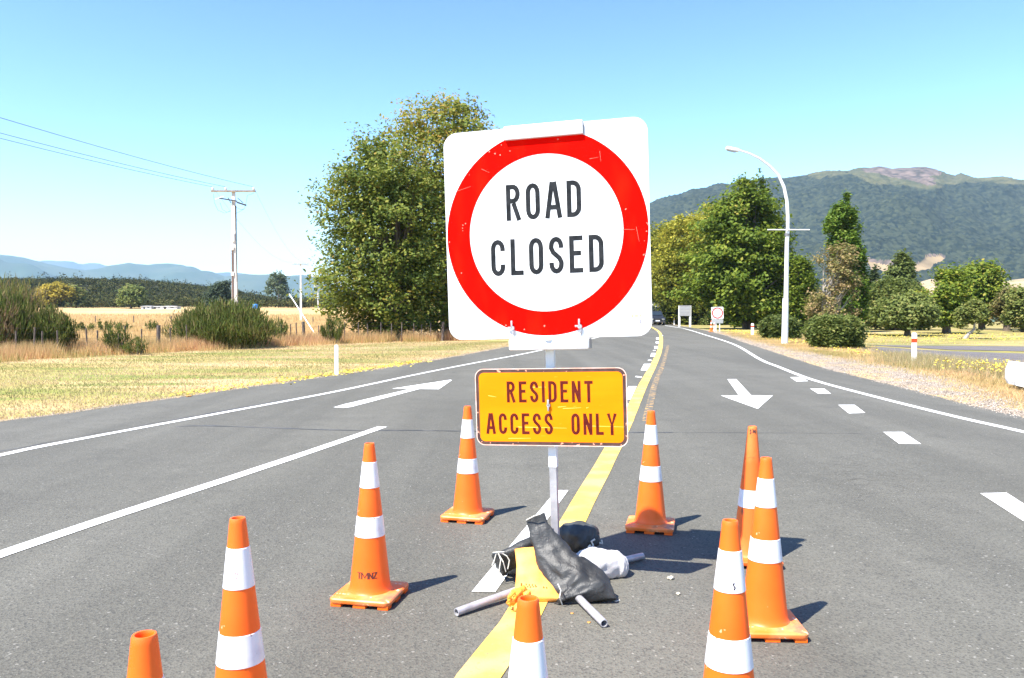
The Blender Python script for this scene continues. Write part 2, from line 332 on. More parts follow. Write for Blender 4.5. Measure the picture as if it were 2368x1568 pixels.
def letters(t):                                               # centre-line strokes in a box of height 1; returns (width, [(points, closed)])
    h = t/2; W = .40; l, r_, T, B_ = h, W-h, 1-h, h; cx = W/2; rx = W/2-h; q = .19
    D = {
     'O': (W, [([(r_, 1-h-q)]+arc(cx, T-q, rx, q, 0, 180)[1:]+arc(cx, B_+q, rx, q, 180, 360), 1)]),
     'C': (W, [([(r_, T-q-.06)]+arc(cx, T-q, rx, q, 0, 180)+arc(cx, B_+q, rx, q, 180, 360)+[(r_, B_+q+.06)], 0)]),
     'S': (W, [([(r_, T-q-.05)]+arc(cx, T-q, rx, q, 0, 180)+[(l, T-q-.05), (l+.05, .58), (cx, .5), (r_-.05, .42), (r_, B_+q+.05)]+arc(cx, B_+q, rx, q, 0, -180)+[(l, B_+q+.05)], 0)]),
     'D': (W, [([(l, B_), (l, T)]+[(cx-.03, T)]+arc(cx-.03, T-q, rx+.03, q, 75, 0, 5)+arc(cx-.03, B_+q, rx+.03, q, 0, -75, 5)+[(cx-.03, B_)], 1)]),
     'R': (W+.02, [([(l, 0), (l, T), (cx, T)]+arc(cx, .74, rx, 1-h-.74, 75, -75, 7)+[(cx, .74-(1-h-.74)), (l+h, .74-(1-h-.74))], 0), ([(cx+.01, .48), (r_+.03, 0)], 0)]),
     'A': (W+.06, [([(h*.8, 0), (W/2+.03-h*.45, 1)], 0), ([(W/2+.03+h*.45, 1), (W+.06-h*.8, 0)], 0), ([(.10, .3), (W-.04, .3)], 0)]),
     'L': (W-.04, [([(l, 1), (l, B_), (W-.04, B_)], 0)]),
     'E': (W-.03, [([(W-.03, T), (l, T), (l, B_), (W-.03, B_)], 0), ([(l+h, .53), (W-.08, .53)], 0)]),
     'I': (t, [([(h, 0), (h, 1)], 0)]),
     'N': (W+.02, [([(l, 0), (l, 1)], 0), ([(l, .96), (r_+.02, .04)], 0), ([(r_+.02, 0), (r_+.02, 1)], 0)]),
     'T': (W, [([(0, T), (W, T)], 0), ([(cx, T-h), (cx, 0)], 0)]),
     'Y': (W+.04, [([(h*.8, 1), (cx+.02, .45), (W+.04-h*.8, 1)], 0), ([(cx+.02, .46), (cx+.02, 0)], 0)]),
     'M': (W+.3, [([(l, 0), (l, 1)], 0), ([(l+.02, .97), ((W+.3)/2, .2), (W+.28-h, .97)], 0), ([(W+.3-h, 0), (W+.3-h, 1)], 0)]),
     'Z': (W, [([(0.02, T), (r_, T), (l, B_), (W, B_)], 0)]),
    }
    return D[t_] if (t_ := None) else D
def text_polys(s, h, total, t):
    """flat stroke polygons (quads) for a line of capitals, centred on 0"""
    D = letters(t); ws = [(.55 if c == ' ' else D[c][0]) for c in s]
    gap = (total/h-sum(ws))/(len(s)-1); x = -total/h/2; out = []
    for c, wd in zip(s, ws):
        if c != ' ':
            for pts, closed in D[c][1]:
                P = [Vector((px+x, py-.5)) for px, py in pts]; n = len(P); L_, R_ = [], []
                for i in range(n):
                    a = P[(i-1) % n] if (closed or i > 0) else P[i]; e = P[(i+1) % n] if (closed or i < n-1) else P[i]
                    d1 = (P[i]-a).normalized() if (P[i]-a).length > 1e-6 else (e-P[i]).normalized()
                    d2 = (e-P[i]).normalized() if (e-P[i]).length > 1e-6 else d1
                    n1 = Vector((-d1.y, d1.x)); n2 = Vector((-d2.y, d2.x)); mt = (n1+n2)
                    mt = mt/max(mt.length_squared/2, .35)
                    L_.append(P[i]+mt*t/2); R_.append(P[i]-mt*t/2)
                for i in range(n if closed else n-1):
                    j = (i+1) % n; out.append([tuple(v*h) for v in (L_[i], R_[i], R_[j], L_[j])])
        x += wd+gap
    return out
def make_cone(loc, rz, label, lean=(0, 0), old=False, text=False):
    t = empty('traffic_cone', (loc[0], loc[1], .0), label, 'traffic cone', 'orange traffic cones around the sign', rz)
    t.rotation_euler = (lean[0], lean[1], rz)
    body = m_old if old else m_or
    b = MB(); S = .180
    pl = []
    for z, s_, rr in ((.022, S-.004, .03), (.03, S, .034), (.043, S, .034), (.05, S-.006, .03), (.053, S-.045, .05), (.058, .128, .125)):
        pl.append([b.b.verts.new((x, y, z)) for x, y in rrect(2*s_, 2*s_, rr, 7)])
    n = len(pl[0])
    for a, c in zip(pl, pl[1:]):
        for k in range(n): b.b.faces.new((a[k], a[(k+1) % n], c[(k+1) % n], c[k]))
    b.b.faces.new(pl[0][::-1]); b.b.faces.new(pl[-1])
    b.build('base', m_old if old else m_orb, t, smooth=True)
    for sx in (-1, 0, 1):
        for sy in (-1, 0, 1):
            if sx or sy: MB().box((sx*.14, sy*.14, .011), (.062 if sx else .075, .062 if sy else .075, .0225), bev=.003).build('foot', m_or, t)
    b = MB(); zs = [.052, .06, .075, .1, .25, .45, .65, .8, .885, .897]
    prof = [(cone_r(z)+(.016 if z < .055 else .007 if z < .07 else .002 if z < .09 else 0), z) for z in zs]
    prof += [(.0265, .902), (.0215, .902), (.019, .895), (.024, .80), (.05, .5)]
    b.lathe(prof, 40); b.build('cone_body', body, t, smooth=True)
    bands = ((.372, .487),) if old else ((.650, .797), (.372, .487))
    for z0, z1 in bands:
        b = MB(); b.lathe([(cone_r(z0), z0), (cone_r(z0)+.0022, z0+.002), (cone_r((z0+z1)/2)+.0022, (z0+z1)/2), (cone_r(z1)+.0022, z1-.002), (cone_r(z1), z1)], 40)
        b.build('reflective_band', m_ref, t, smooth=True)
    if text:
        b = MB()
        for q in text_polys('TMNZ', .036, .066, .13):
            vs = []
            for x, z_ in q:
                z = .165+z_; rr = cone_r(z)+.0012; a = x*1.8/rr-math.pi/2+.0-rz
                vs.append(b.b.verts.new((rr*math.cos(a), rr*math.sin(a), z)))
            b.b.faces.new(vs)
        b.build('lettering', m_txt, t)
    return t
A_ = R(19)
make_cone((-.82, 4.64), R(-12), 'orange cone with dark capital letters printed low on its body, left of the sign', text=True)
make_cone((-.355, 6.46), R(-14), 'orange cone standing behind the left edge of the amber plate')
make_cone((-1.0, 2.955), R(8), 'orange cone with scuffed upper white band, lower left, its base cut by the picture edge', lean=(0, R(-.5)))
make_cone((-.864, 1.88), R(5), 'orange cone tip alone at the bottom left corner, nearest the left edge')
make_cone((.043, 2.12), R(3), 'orange cone at bottom centre, in front of the orange sandbag')
make_cone((1.06, 6.15), R(-13), 'orange cone right of the yellow plate with its base in the sign shadow')
make_cone((1.583, 5.33), R(-6), 'weathered orange cone lacking its upper white band, with dark scuffs at the tip', old=True, lean=(0, R(.3)))
make_cone((1.318, 4.18), R(-3), 'orange cone with pale scuffed base, just in front of the weathered cone')
make_cone((.793, 2.92), R(12), 'nearest cone on the right, with a black smear low on its upper white band')
far = make_cone((16.05, 65.3), 0, 'tiny distant orange cone beside the far round restriction sign')
far['group'] = 'distant roadside furniture'
m_smear = mat('black_smear', (.03, .02, .03), .6)
# smear and scratches on two sleeves (bonded marks, parts of those cones)
def smear(cone, ang, z0, pts, wd):
    b = MB()
    P = [(x, z) for x, z in pts]
    for (x0, za), (x1, zb) in zip(P, P[1:]):
        vs = []
        for x, z in ((x0-wd, za), (x0+wd, za), (x1+wd*.6, zb), (x1-wd*.6, zb)):
            rr = cone_r(z0+z)+.0032; a = ang+x/rr; vs.append(b.b.verts.new((rr*math.cos(a), rr*math.sin(a), z0+z)))
        b.b.faces.new(vs)
    b.build('smear', m_smear, cone)
cones = [o for o in C.objects if o.name.startswith('traffic_cone')]
smear(cones[8], R(-90-12)-R(-0), .66, [(.0, .004), (.004, .012), (-.002, .022), (.001, .03)], .0035)
for ang, z0, pts, wd in ((R(-95), .865, [(0, .0), (.004, .012), (-.003, .024)], .004), (R(-125), .855, [(0, 0), (.005, .010), (.0, .022), (.003, .030)], .0035), (R(-70), .862, [(0, 0), (-.004, .01), (.002, .022)], .005), (R(-110), .70, [(-.02, 0), (.0, .003), (.02, .001)], .004), (R(-80), .705, [(-.015, 0), (.01, .002)], .003)):
    smear(cones[6], ang, z0, pts, wd)
m_redscratch = mat('red_scuff', (.45, .05, .03), .6)
b = MB()
for (x0, z0, x1, z1) in ((-.004, .735, .004, .722), (.006, .722, .014, .736), (.002, .715, .008, .70), (.012, .712, .013, .698), (.005, .699, .012, .690), (-.012, .70, -.006, .690)):
    rr = cone_r(z0)+.0032; aa = R(-98); vs = []
    for x, z in ((x0, z0), (x0+.0022, z0+.001), (x1+.002, z1), (x1, z1-.001)):
        a = aa+x/rr; vs.append(b.b.verts.new((rr*math.cos(a), rr*math.sin(a), z)))
    b.b.faces.new(vs)
b.build('scuff_mark', m_redscratch, cones[2])

# ---------------------------------------------------------------- the road closed sign
m_wsign = mat('white_sheeting', (.80, .80, .79), .4, (.74, .74, .72), 3)
m_red = mat('red_sheeting', (.80, .003, .001), .7, (.82, .009, .002), 7, .5, .72, layers=(((.85, .30, .22), 60, .735, .76, 3),), stretch=(1, 1, .35), spec=.02)
m_blk = mat('black_lettering', (.012, .014, .016), .7, (.028, .030, .033), 20, spec=.1)
m_amb = mat('amber_sheeting', (.89, .225, .0005), .6, (.90, .26, .002), 5, .45, .65, layers=(((.92, .40, .03), 30, .70, .78, 4),), stretch=(.35, 1, 1.6), spec=.1)
m_brn = mat('maroon_lettering', (.085, .008, .007), .7, (.12, .018, .012), 25, spec=.1)
m_bord = mat('worn_dark_border', (.055, .022, .018), .6, (.09, .04, .03), 14, .4, .6, layers=(((.75, .34, .22), 34, .63, .66, 5),))
m_wpaint = mat('white_painted_steel', (.78, .78, .76), .45, (.6, .58, .55), 9, .6, .75)
m_steel = mat('galvanised_steel', (.46, .46, .48), .42, (.33, .33, .35), 12, .4, .65, .1, 30, metal=.35, dist=.003)
m_tube = mat('galvanised_tube', (.46, .45, .46), .4, (.34, .33, .34), 16, .4, .65, metal=.3)
m_dsteel = mat('dark_clamp_steel', (.22, .21, .21), .5, metal=.6)  # darker steel for the bracket end caps and the lamp collar
BX, BY = .272, 4.87
sign = empty('road_closed_sign', (BX, BY, 0), 'large square road closed sign with red ring above an amber plate on a pole', 'road sign')
YAW, ROLL = R(-15), R(-1.7)
RS = Matrix.Rotation(YAW, 3, 'Z') @ Matrix.Rotation(ROLL, 3, 'Y')
def sl_(x, y, z): return RS @ Vector((x, y, z))               # sign-frame point to root frame, pole axis through 0
ER = (0, ROLL, YAW)
# pole, square tube, with sleeve sections
def pole_seg(name, z0, z1, wd, m):
    MB().box((0, 0, (z0+z1)/2), (wd, wd, z1-z0), bev=.003).build(name, m, sign, rot=ER)
pole_seg('pole', .04, 1.62, .044, m_steel); pole_seg('pole_sleeve', .72, 2.62, .050, m_wpaint)
# cross feet
hub = Vector((0, 0, .055))
for (ex, ey, l0) in ((-.575, -.515, .05), (.211, -.675, .05), (.60, .50, .05), (-.216, .72, .05)):
    d = Vector((ex, ey, -.03)); st = hub+d.normalized()*l0; en = hub+d
    b = MB(); n = 16; t = d.normalized(); u = t.orthogonal().normalized(); v = t.cross(u); ri = []
    for p, rr in ((st, .0215), (en, .0215), (en, .0165), (en-t*.12, .0165)):
        ri.append([b.b.verts.new(p+(u*math.cos(2*math.pi*k/n)+v*math.sin(2*math.pi*k/n))*rr) for k in range(n)])
    for a, c in zip(ri, ri[1:]):
        for k in range(n): b.b.faces.new((a[k], a[(k+1) % n], c[(k+1) % n], c[k]))
    b.b.faces.new(ri[-1]); b.build('leg', m_tube, sign, smooth=True)
MB().box((0, 0, .05), (.085, .085, .07), bev=.006).build('hub', m_steel, sign)
SC = Vector((.218-BX, 4.95-BY, 2.136)); SC.y = -.045; SC.x -= .024; SC.z -= .006
# panel
Wp, Hp = 1.235, 1.258
panel = MB().prism(rrect(Wp, Hp, .085, 8), 0, .004).build('sign_panel', m_wsign, sign, loc=SC, rot=ER)
def annulus(ro, ri, y, th, n=96, cz=0):
    b = bmesh.new(); vo = []; 
    for k in range(n):
        a = 2*math.pi*k/n; c, s = math.cos(a), math.sin(a)
        vo.append([b.verts.new((r_*c, yy_, cz+r_*s)) for r_, yy_ in ((ri, y), (ro, y), (ro, y-th), (ri, y-th))])
    for k in range(n):
        a, c = vo[k], vo[(k+1) % n]
        for j in range(4): b.faces.new((a[j], a[(j+1) % 4], c[(j+1) % 4], c[j]))
    m = MB(); m.b.free(); m.b = b; return m
annulus(.610, .466, -.0003, .0008, cz=-.004).build('red_ring', m_red, panel)
def text_part(name, s, h, total, t, x, z, y, m, parent):
    b = MB()
    for i, q in enumerate(text_polys(s, h, total, t)):
        yo = y-(i % 5)*8e-5
        b.b.faces.new([b.b.verts.new((px+x, yo, pz+z)) for px, pz in q])
    return b.build(name, m, parent)
text_part('lettering', 'ROAD', .214, .455, .128, -.004, .186, -.0012, m_blk, panel)
text_part('lettering', 'CLOSED', .217, .683, .128, .006, -.140, -.0012, m_blk, panel)
m_stk = mat('sticker', (.45, .36, .2), .6); m_stk2 = mat('grey_sticker', (.3, .3, .32), .6)
MB().box((.505, -.0006, -.512), (.012, .0008, .012)).box((.528, -.0006, -.512), (.02, .0008, .010)).box((.553, -.0006, -.510), (.008, .0008, .016)).build('sticker', m_stk, panel)
MB().box((.552, -.0006, -.545), (.012, .0008, .026)).build('sticker', m_stk2, panel)
# scratches and chips on the ring
b = MB(); random.seed(3)
def scr(x0, z0, x1, z1, wd=.0025):
    d = Vector((x1-x0, z1-z0)).normalized(); nn = Vector((-d.y, d.x))*wd/2; y = -.0014-random.random()*3e-4
    b.b.faces.new([b.b.verts.new((p[0], y, p[1])) for p in ((x0+nn.x, z0+nn.y), (x0-nn.x, z0-nn.y), (x1-nn.x*.4, z1-nn.y*.4), (x1+nn.x*.4, z1+nn.y*.4))])
for a, r0 in ((176, .51), (174, .515), (172, .512), (171, .50), (183, .60), (121, .57), (123, .60), (119, .54), (112, .53), (2, .60), (1, .605), (-8, .59), (-3, .598), (-16, .6), (268, .56), (256, .59), (245, .60), (203, .57), (205, .61), (290, .59), (12, .49), (80, .55), (115, .59), (92, .61)):
    x, z = r0*math.cos(R(a)), r0*math.sin(R(a)); scr(x, z, x+random.uniform(-.006, .008), z+random.uniform(-.008, .008), random.uniform(.005, .011))
for s_ in ((.34, .45, .345, .39), (.28, .41, .33, .415), (-.38, .40, -.33, .375), (.46, -.01, .53, -.015), (.54, 0, .555, -.085), (-.57, .27, -.45, .30)): scr(*s_, wd=.0016)
b.build('scratch', mat('bare_scratches', (.80, .26, .18), .5), panel)
# small amber plate
PC = Vector((.237-BX, 0, 1.077)); PC.y = -.052; PC.x -= .012; PC.z += .012
plate = MB().prism(rrect(.918, .460, .05, 7), 0, .003).build('resident_plate', m_bord, sign, loc=PC, rot=ER)
b = MB(); b.prism(rrect(.876, .418, .032, 6), -.0012, -.0004); b.build('amber_face', m_amb, plate)
b = MB(); prev = None
rim = rrect(.924, .466, .052, 7); inn = rrect(.914, .456, .048, 7)
for k in range(len(rim)):
    j = (k+1) % len(rim)
    b.b.faces.new([b.b.verts.new((p[0], -.0008, p[1])) for p in (rim[k], inn[k], inn[j], rim[j])])
b.build('worn_rim', mat('pale_worn_rim', (.80, .42, .30), .6, (.75, .62, .55), 20), plate)
text_part('lettering', 'RESIDENT', .127, .525, .14, .000, .092, -.0018, m_brn, plate)
text_part('lettering', 'ACCESS ONLY', .126, .795, .14, .000, -.100, -.0018, m_brn, plate)
b = MB(); b.tube([(-.005, -.004, .012), (-.005, -.016, .012)], .011, 12).box((-.006, -.013, .028), (.012, .012, .036), bev=.003).box((-.006, -.013, -.008), (.010, .012, .03), bev=.003)
b.build('wing_bolt', m_steel, plate, smooth=True)
b = MB(); 
for (x0, z0, x1, z1) in ((.08, -.008, .19, -.003), (-.38, .07, -.33, .062), (.05, .0, .10, .005), (-.2, -.12, .1, -.125), (-.26, -.19, -.12, -.187), (.2, -.11, .44, -.115), (.22, -.005, .235, .0), (-.1, .12, -.02, .12)):
    scr(x0, z0, x1, z1, .004)
b.build('scratch', mat('yellow_scratches', (.93, .62, .10), .5), plate)
# brackets: lower white channel in front of the panel foot, upper clip over the top edge
lb = PY(1270, 796, BY-.07); lb = Vector((lb.x-BX, -.062, lb.z))
br = MB().box((0, 0, 0), (.485, .055, .066), bev=.010).build('lower_bracket', m_wpaint, sign, loc=lb, rot=ER, smooth=True)
MB().tube([(0, -.0, .026), (0, 0, .047)], [.04, .022], 16).build('boss', m_wpaint, br)
MB().box((.246, .004, 0), (.009, .045, .058), bev=.002).build('end_cap', m_dsteel, br)
ub = PY(1256, 300, BY-.07); ub = Vector((ub.x-BX, -.052, ub.z))
br2 = MB().box((0, 0, 0), (.475, .03, .082), bev=.006).box((0, .034, .036), (.475, .07, .010), bev=.002).build('upper_bracket', m_wpaint, sign, loc=ub, rot=ER)
MB().box((.2385, .022, -.012), (.006, .026, .05)).build('end_cap', m_dsteel, br2)
for x in (-.212, .198):
    b = MB(); b.tube([(x, -.003, -.565), (x, -.022, -.565)], .013, 14).box((x-.003, -.016, -.545), (.011, .012, .05), bev=.003).box((x-.014, -.016, -.562), (.030, .010, .011), bev=.003).box((x+.004, -.014, -.588), (.010, .010, .028), bev=.002).box((x+.006, -.006, -.606), (.005, .006, .03))
    b.build('wing_bolt', m_steel, panel, smooth=True)

# ---------------------------------------------------------------- sandbags on the sign's feet
def fbm(p, sc, n=4):
    v = 0; a = 1
    for _ in range(n): v += a*noise.noise(Vector(p)*sc); sc *= 2; a *= .5
    return v
def bag(name, spine, wd, th, m, label, side=None, wrinkle=.01, wsc=9, stretch=.25, expo=2.6, ns=60, nr=56, seed=0, floor=.004, group='sandbags weighing down the sign foot'):
    P = [Vector(p) for p in spine]; k = len(P); S = np.linspace(0, k-1, ns)
    def cr(arr, t):
        i = min(int(t), k-2); f = t-i; a, b_, c, d = arr[max(i-1, 0)], arr[i], arr[i+1], arr[min(i+2, k-1)]
        return .5*((2*b_)+(c-a)*f+(2*a-5*b_+4*c-d)*f*f+(3*b_-a-3*c+d)*f**3)
    cen = [cr(P, t) for t in S]; W_ = [max(cr(list(wd), t), .002) for t in S]; T_ = [max(cr(list(th), t), .002) for t in S]
    V = []; Fc = []
    for i in range(ns):
        t = (cen[min(i+1, ns-1)]-cen[max(i-1, 0)]).normalized()
        if side is not None: sv = Vector(side if not isinstance(side, list) else side[0].lerp(side[1], i/(ns-1)))
        else: sv = t.cross(Vector((0, 0, 1)))
        sv = (sv-t*sv.dot(t)).normalized(); up = sv.cross(t)
        for q in range(nr):
            a = 2*math.pi*q/nr; c, s = math.cos(a), math.sin(a); e = 2/expo
            x = math.copysign(abs(c)**e, c)*W_[i]/2; y = math.copysign(abs(s)**e, s)*T_[i]/2
            d = (sv*x+up*y); p = cen[i]+d
            pw = Vector((x, y, (i/(ns-1))*k*stretch*.16))
            amp = wrinkle*min(1, .35+T_[i]*4)
            f = fbm((pw.x+seed, pw.y+seed, pw.z), wsc, 3); rid = 1-abs(noise.noise(Vector((pw.x*wsc*1.6+seed, pw.y*wsc*.8, pw.z*5))))*2
            p += (d.normalized() if d.length > 1e-5 else up)*(f*amp*1.3+rid*amp*.45)
            if p.z < floor: p.z = floor+(.002*random.random())
            V.append(p)
    for i in range(ns-1):
        for q in range(nr): Fc.append((i*nr+q, i*nr+(q+1) % nr, (i+1)*nr+(q+1) % nr, (i+1)*nr+q))
    me = bpy.data.meshes.new(name); me.from_pydata([tuple(v) for v in V], [], Fc+[tuple(range(nr))[::-1], tuple((ns-1)*nr+q for q in range(nr))]); me.update()
    o = link(name, me, m, None, True); return tag(o, label, 'sandbag', group)
def strings(name, lines, m, parent, r_=.003):
    for l in lines: MB().tube(l, r_, 6).build(name, m, parent)
m_bagb = mat('black_woven_plastic', (.018, .0185, .018), .52, (.036, .037, .036), 6, .4, .65, .5, 130, spec=.5, dist=.003)
_n = m_bagb.node_tree.nodes; _L = m_bagb.node_tree.links; _t = _n.new('ShaderNodeTexNoise'); _t.inputs['Scale'].default_value = 20; _t.inputs['Detail'].default_value = 4; _t.inputs['Distortion'].default_value = 1.2
_b = _n.new('ShaderNodeBump'); _b.inputs['Strength'].default_value = .45; _b.inputs['Distance'].default_value = .012; _L.new(_t.outputs[0], _b.inputs['Height'])
_o = _n['Principled BSDF'].inputs['Normal'].links[0].from_socket; _L.new(_o, _b.inputs['Normal']); _L.new(_b.outputs[0], _n['Principled BSDF'].inputs['Normal'])
_L.new([q for q in _n if q.type == 'TEX_COORD'][0].outputs['Object'], _t.inputs[0])
m_bagd = mat('dark_woven_bag', (.03, .032, .033), .6, (.055, .06, .06), 9, .4, .65, .6, 160, dist=.003)
m_bagw = mat('white_woven_bag', (.58, .56, .55), .6, (.42, .40, .39), 6, .4, .68, .5, 90, dist=.003)
m_bago = mat('orange_woven_bag', (.92, .31, .035), .55, (.95, .43, .10), 5, .4, .65, .3, 120, layers=(((.75, .22, .02), 9, .6, .72, 5),), dist=.003)
m_str = mat('pale_string', (.62, .60, .52), .8); m_dstr = mat('dark_string', (.03, .03, .03), .8)
def at(x, y, Y): p = PY(x, y, Y); return p
# black bag, an empty flapping neck above and a full belly resting on the road
bb = bag('black_sandbag', [at(1237, 1193, 4.80), at(1250, 1228, 4.78), at(1272, 1272, 4.74), at(1300, 1318, 4.68), at(1335, 1352, 4.63), at(1352, 1380, 4.58), at(1356, 1396, 4.55)],
         [.118, .13, .19, .25, .31, .345, .31], [.012, .035, .07, .12, .15, .14, .03], m_bagb, 'glossy black sandbag with a tall crumpled open neck, frontmost in the pile', side=(.95, .05, .18), wrinkle=.020, wsc=12, seed=3, stretch=.5, expo=2.4)
strings('tie', [[at(1300, 1398, 4.5), at(1294, 1382, 4.48), at(1297, 1366, 4.49), at(1290, 1350, 4.5)], [at(1415, 1388, 4.6), at(1424, 1391, 4.58), at(1433, 1388, 4.6)], [at(1418, 1389, 4.6), at(1428, 1396, 4.57)], [at(1217, 1203, 4.78), at(1236, 1193, 4.76), at(1250, 1189, 4.76)]], m_str, bb, .0035)
# dark round bag behind the pole
rb = bag('round_sandbag', [at(1292, 1244, 5.42), at(1300, 1243, 5.42), at(1330, 1241, 5.4), at(1362, 1245, 5.38), at(1378, 1252, 5.36), at(1386, 1255, 5.35)],
         [.03, .11, .17, .16, .08, .03], [.04, .15, .185, .17, .09, .03], m_bagd, 'plump dark grey sandbag resting behind the foot of the pole', side=(0, 1, 0), wrinkle=.014, wsc=12, seed=8, stretch=.6, expo=2.1)
strings('tie', [[at(1372, 1262, 5.27), at(1368, 1252, 5.27), at(1376, 1247, 5.27)], [at(1386, 1255, 5.33), at(1393, 1257, 5.33), at(1391, 1249, 5.33)], [at(1366, 1260, 5.27), at(1360, 1266, 5.27)]], m_str, rb, .006)
# white bag
wb = bag('white_sandbag', [at(1330, 1300, 4.98), at(1345, 1301, 4.99), at(1375, 1305, 5.02), at(1415, 1308, 5.06), at(1435, 1310, 5.08), at(1443, 1311, 5.09)],
         [.06, .15, .19, .20, .17, .07], [.06, .15, .175, .17, .14, .05], m_bagw, 'stout white sandbag lying across the right leg, half in shade', side=(-.2, 1, 0), wrinkle=.013, wsc=11, seed=11, expo=2.5, stretch=.6)
# orange bag
ob = bag('orange_sandbag', [at(1213, 1268, 4.86), at(1216, 1280, 4.82), at(1225, 1312, 4.74), at(1236, 1345, 4.66), at(1240, 1372, 4.60), at(1240, 1386, 4.56)],
         [.115, .125, .165, .225, .265, .26], [.01, .03, .06, .085, .085, .03], m_bago, 'orange plastic sandbag draped over the left front leg, tied at its lower corner', side=(1, 0, 0), wrinkle=.010, wsc=8, seed=21, expo=2.8)
kn = bag('knot', [at(1215, 1362, 4.50), at(1200, 1372, 4.46), at(1186, 1385, 4.44), at(1176, 1398, 4.42)], [.03, .06, .075, .03], [.03, .05, .055, .02], m_bago, 'x', side=(.5, 0, .8), wrinkle=.022, wsc=26, seed=5, ns=40, nr=36)
for k_ in ('label', 'category', 'group'): del kn[k_]
kn.parent = ob
kn2 = bag('knot', [at(1222, 1368, 4.44), at(1212, 1382, 4.41), at(1200, 1396, 4.38), at(1192, 1412, 4.35)], [.03, .045, .05, .02], [.02, .03, .025, .01], m_bago, 'x', side=(.5, 0, .8), wrinkle=.02, wsc=26, seed=9, ns=36, nr=30)
for k_ in ('label', 'category', 'group'): del kn2[k_]
kn2.parent = ob
b = MB()
for (x, y) in ((1190, 1370), (1198, 1376), (1185, 1381), (1205, 1367)): b.tube([at(x, y, 4.42), at(x-9, y+9, 4.385), at(x-14, y+14, 4.40)], [.006, .008, .003], 8)
b.build('tie', m_bago, ob, smooth=True)
m_print = mat('faded_print', (.72, .15, .02), .6)
b = MB()
for i, (x, y, w_) in enumerate(((1206, 1352, .010), (1217, 1352, .006), (1224, 1353, .007), (1231, 1353, .006), (1238, 1354, .006), (1257, 1358, .006), (1264, 1359, .005))):
    p = at(x, y, 4.578); b.box(p, (w_, .004, .010 if i else .017))
b.build('faded_print', m_print, ob)
# dark bag at the left with a looped pale string
db = bag('dark_sandbag', [at(1150, 1308, 4.93), at(1160, 1303, 4.92), at(1185, 1290, 4.93), at(1215, 1272, 4.96), at(1240, 1258, 5.0), at(1252, 1254, 5.02)],
         [.14, .165, .16, .14, .12, .05], [.012, .045, .07, .085, .07, .03], m_bagb, 'flattened dark sandbag left in the pile with loops of pale string', side=(.35, -.25, .9), wrinkle=.010, wsc=9, seed=31)
strings('tie', [[at(1150+dx, 1282+dy, 4.86) for dx, dy in ((0, -4), (12, -2), (22, 4), (28, 14), (26, 26), (24, 34))],
                [at(1152, 1278, 4.86), at(1158, 1295, 4.85), at(1155, 1315, 4.85), at(1154, 1332, 4.86), at(1152, 1340, 4.87)],
                [at(1148, 1278, 4.86), at(1143, 1296, 4.86), at(1138, 1308, 4.86)], [at(1140, 1278, 4.86), at(1150, 1277, 4.85), at(1166, 1276, 4.86)], [at(1152, 1280, 4.85), at(1164, 1300, 4.84), at(1170, 1322, 4.85)]], m_str, db, .0036)
bag('brown_sandbag', [(-.10, 5.10, .05), (-.03, 5.08, .06), (.06, 5.03, .075), (.14, 4.98, .07), (.2, 4.95, .05)], [.04, .14, .17, .15, .05], [.03, .09, .11, .1, .04], m_bagd, 'low dull sandbag in the shade beneath the left dark one', side=(0, 1, 0), wrinkle=.009, seed=40)
# litter: pebbles and leaves on the asphalt
def pebble(x, y, r_, col, label, flat=.5, name='pebble'):
    bm = bmesh.new(); bmesh.ops.create_icosphere(bm, subdivisions=2, radius=r_)
    for v in bm.verts:
        v.co *= 1+.35*noise.noise(v.co/r_*1.3+Vector((x, y, 0))); v.co.z *= flat
    m = MB(); m.b.free(); m.b = bm
    o = m.build(name, col, smooth=True, loc=(x, y, r_*flat*.8)); return tag(o, label, name, 'bits lying on the asphalt')
m_peb = mat('pale_stone', (.5, .46, .36), .8, (.38, .34, .26), 40); m_leaf = mat('dead_leaf', (.42, .16, .04), .7, (.5, .25, .06), 60)
pebble(.985, 4.975, .022, m_peb, 'palest flat pebble beside the shadow of the amber plate')
pebble(1.0, 4.86, .016, m_peb, 'round pebble in the open road right of the white sandbag') if False else None
pebble(.975, 4.70, .014, m_peb, 'small round cream pebble on open asphalt in front of the flat one')
pebble(.10, 4.37, .011, m_leaf, 'curled brown leaf between the left leg and the orange knot', .3, 'leaf')
pebble(.33, 4.40, .010, m_leaf, 'brown leaf just under the black sandbag', .3, 'leaf')
pebble(.41, 4.27, .011, m_leaf, 'tan leaf beside the front leg tube', .3, 'leaf')
pebble(-6.3, 15.75, .06, m_leaf, 'reddish leaf litter at the left road edge', .25, 'leaf')

# ---------------------------------------------------------------- marker posts
m_post = mat('white_marker_plastic', (.80, .80, .78), .5, (.68, .66, .6), 8, .55, .75)
m_pred = mat('red_band', (.80, .06, .01), .45); m_pyel = mat('yellow_band', (.85, .6, .05), .45)
def marker(x, y, z, h, wd, band, label):
    t = empty('marker_post', (x, y, z), label, 'marker post', 'roadside marker posts')
    MB().prism([(-wd/2, 0), (wd/2, 0), (wd/2, h-wd*.3), (wd*.25, h), (-wd*.25, h), (-wd/2, h-wd*.3)], -.02, .02).build('post', m_post, t)
    if band: MB().box((0, 0, h*.745), (wd+.006, .046, h*.13)).build('band', band, t)
marker(-4.62, 21.3, -.02, .80, .10, m_pyel if 0 else None, 'plain white marker post on the left grass verge')
marker(13.06, 26.3, -.03, 1.0, .155, m_pred, 'white marker post with red band, large, by the park road on the right')
marker(16.79, 56.6, -.03, .86, .20, m_pred, 'white marker post with red band under the big leafy tree, left of the street lamp')
marker(20.2, 101, -.03, .9, .16, m_pyel, 'farthest short white marker post near the oncoming car')
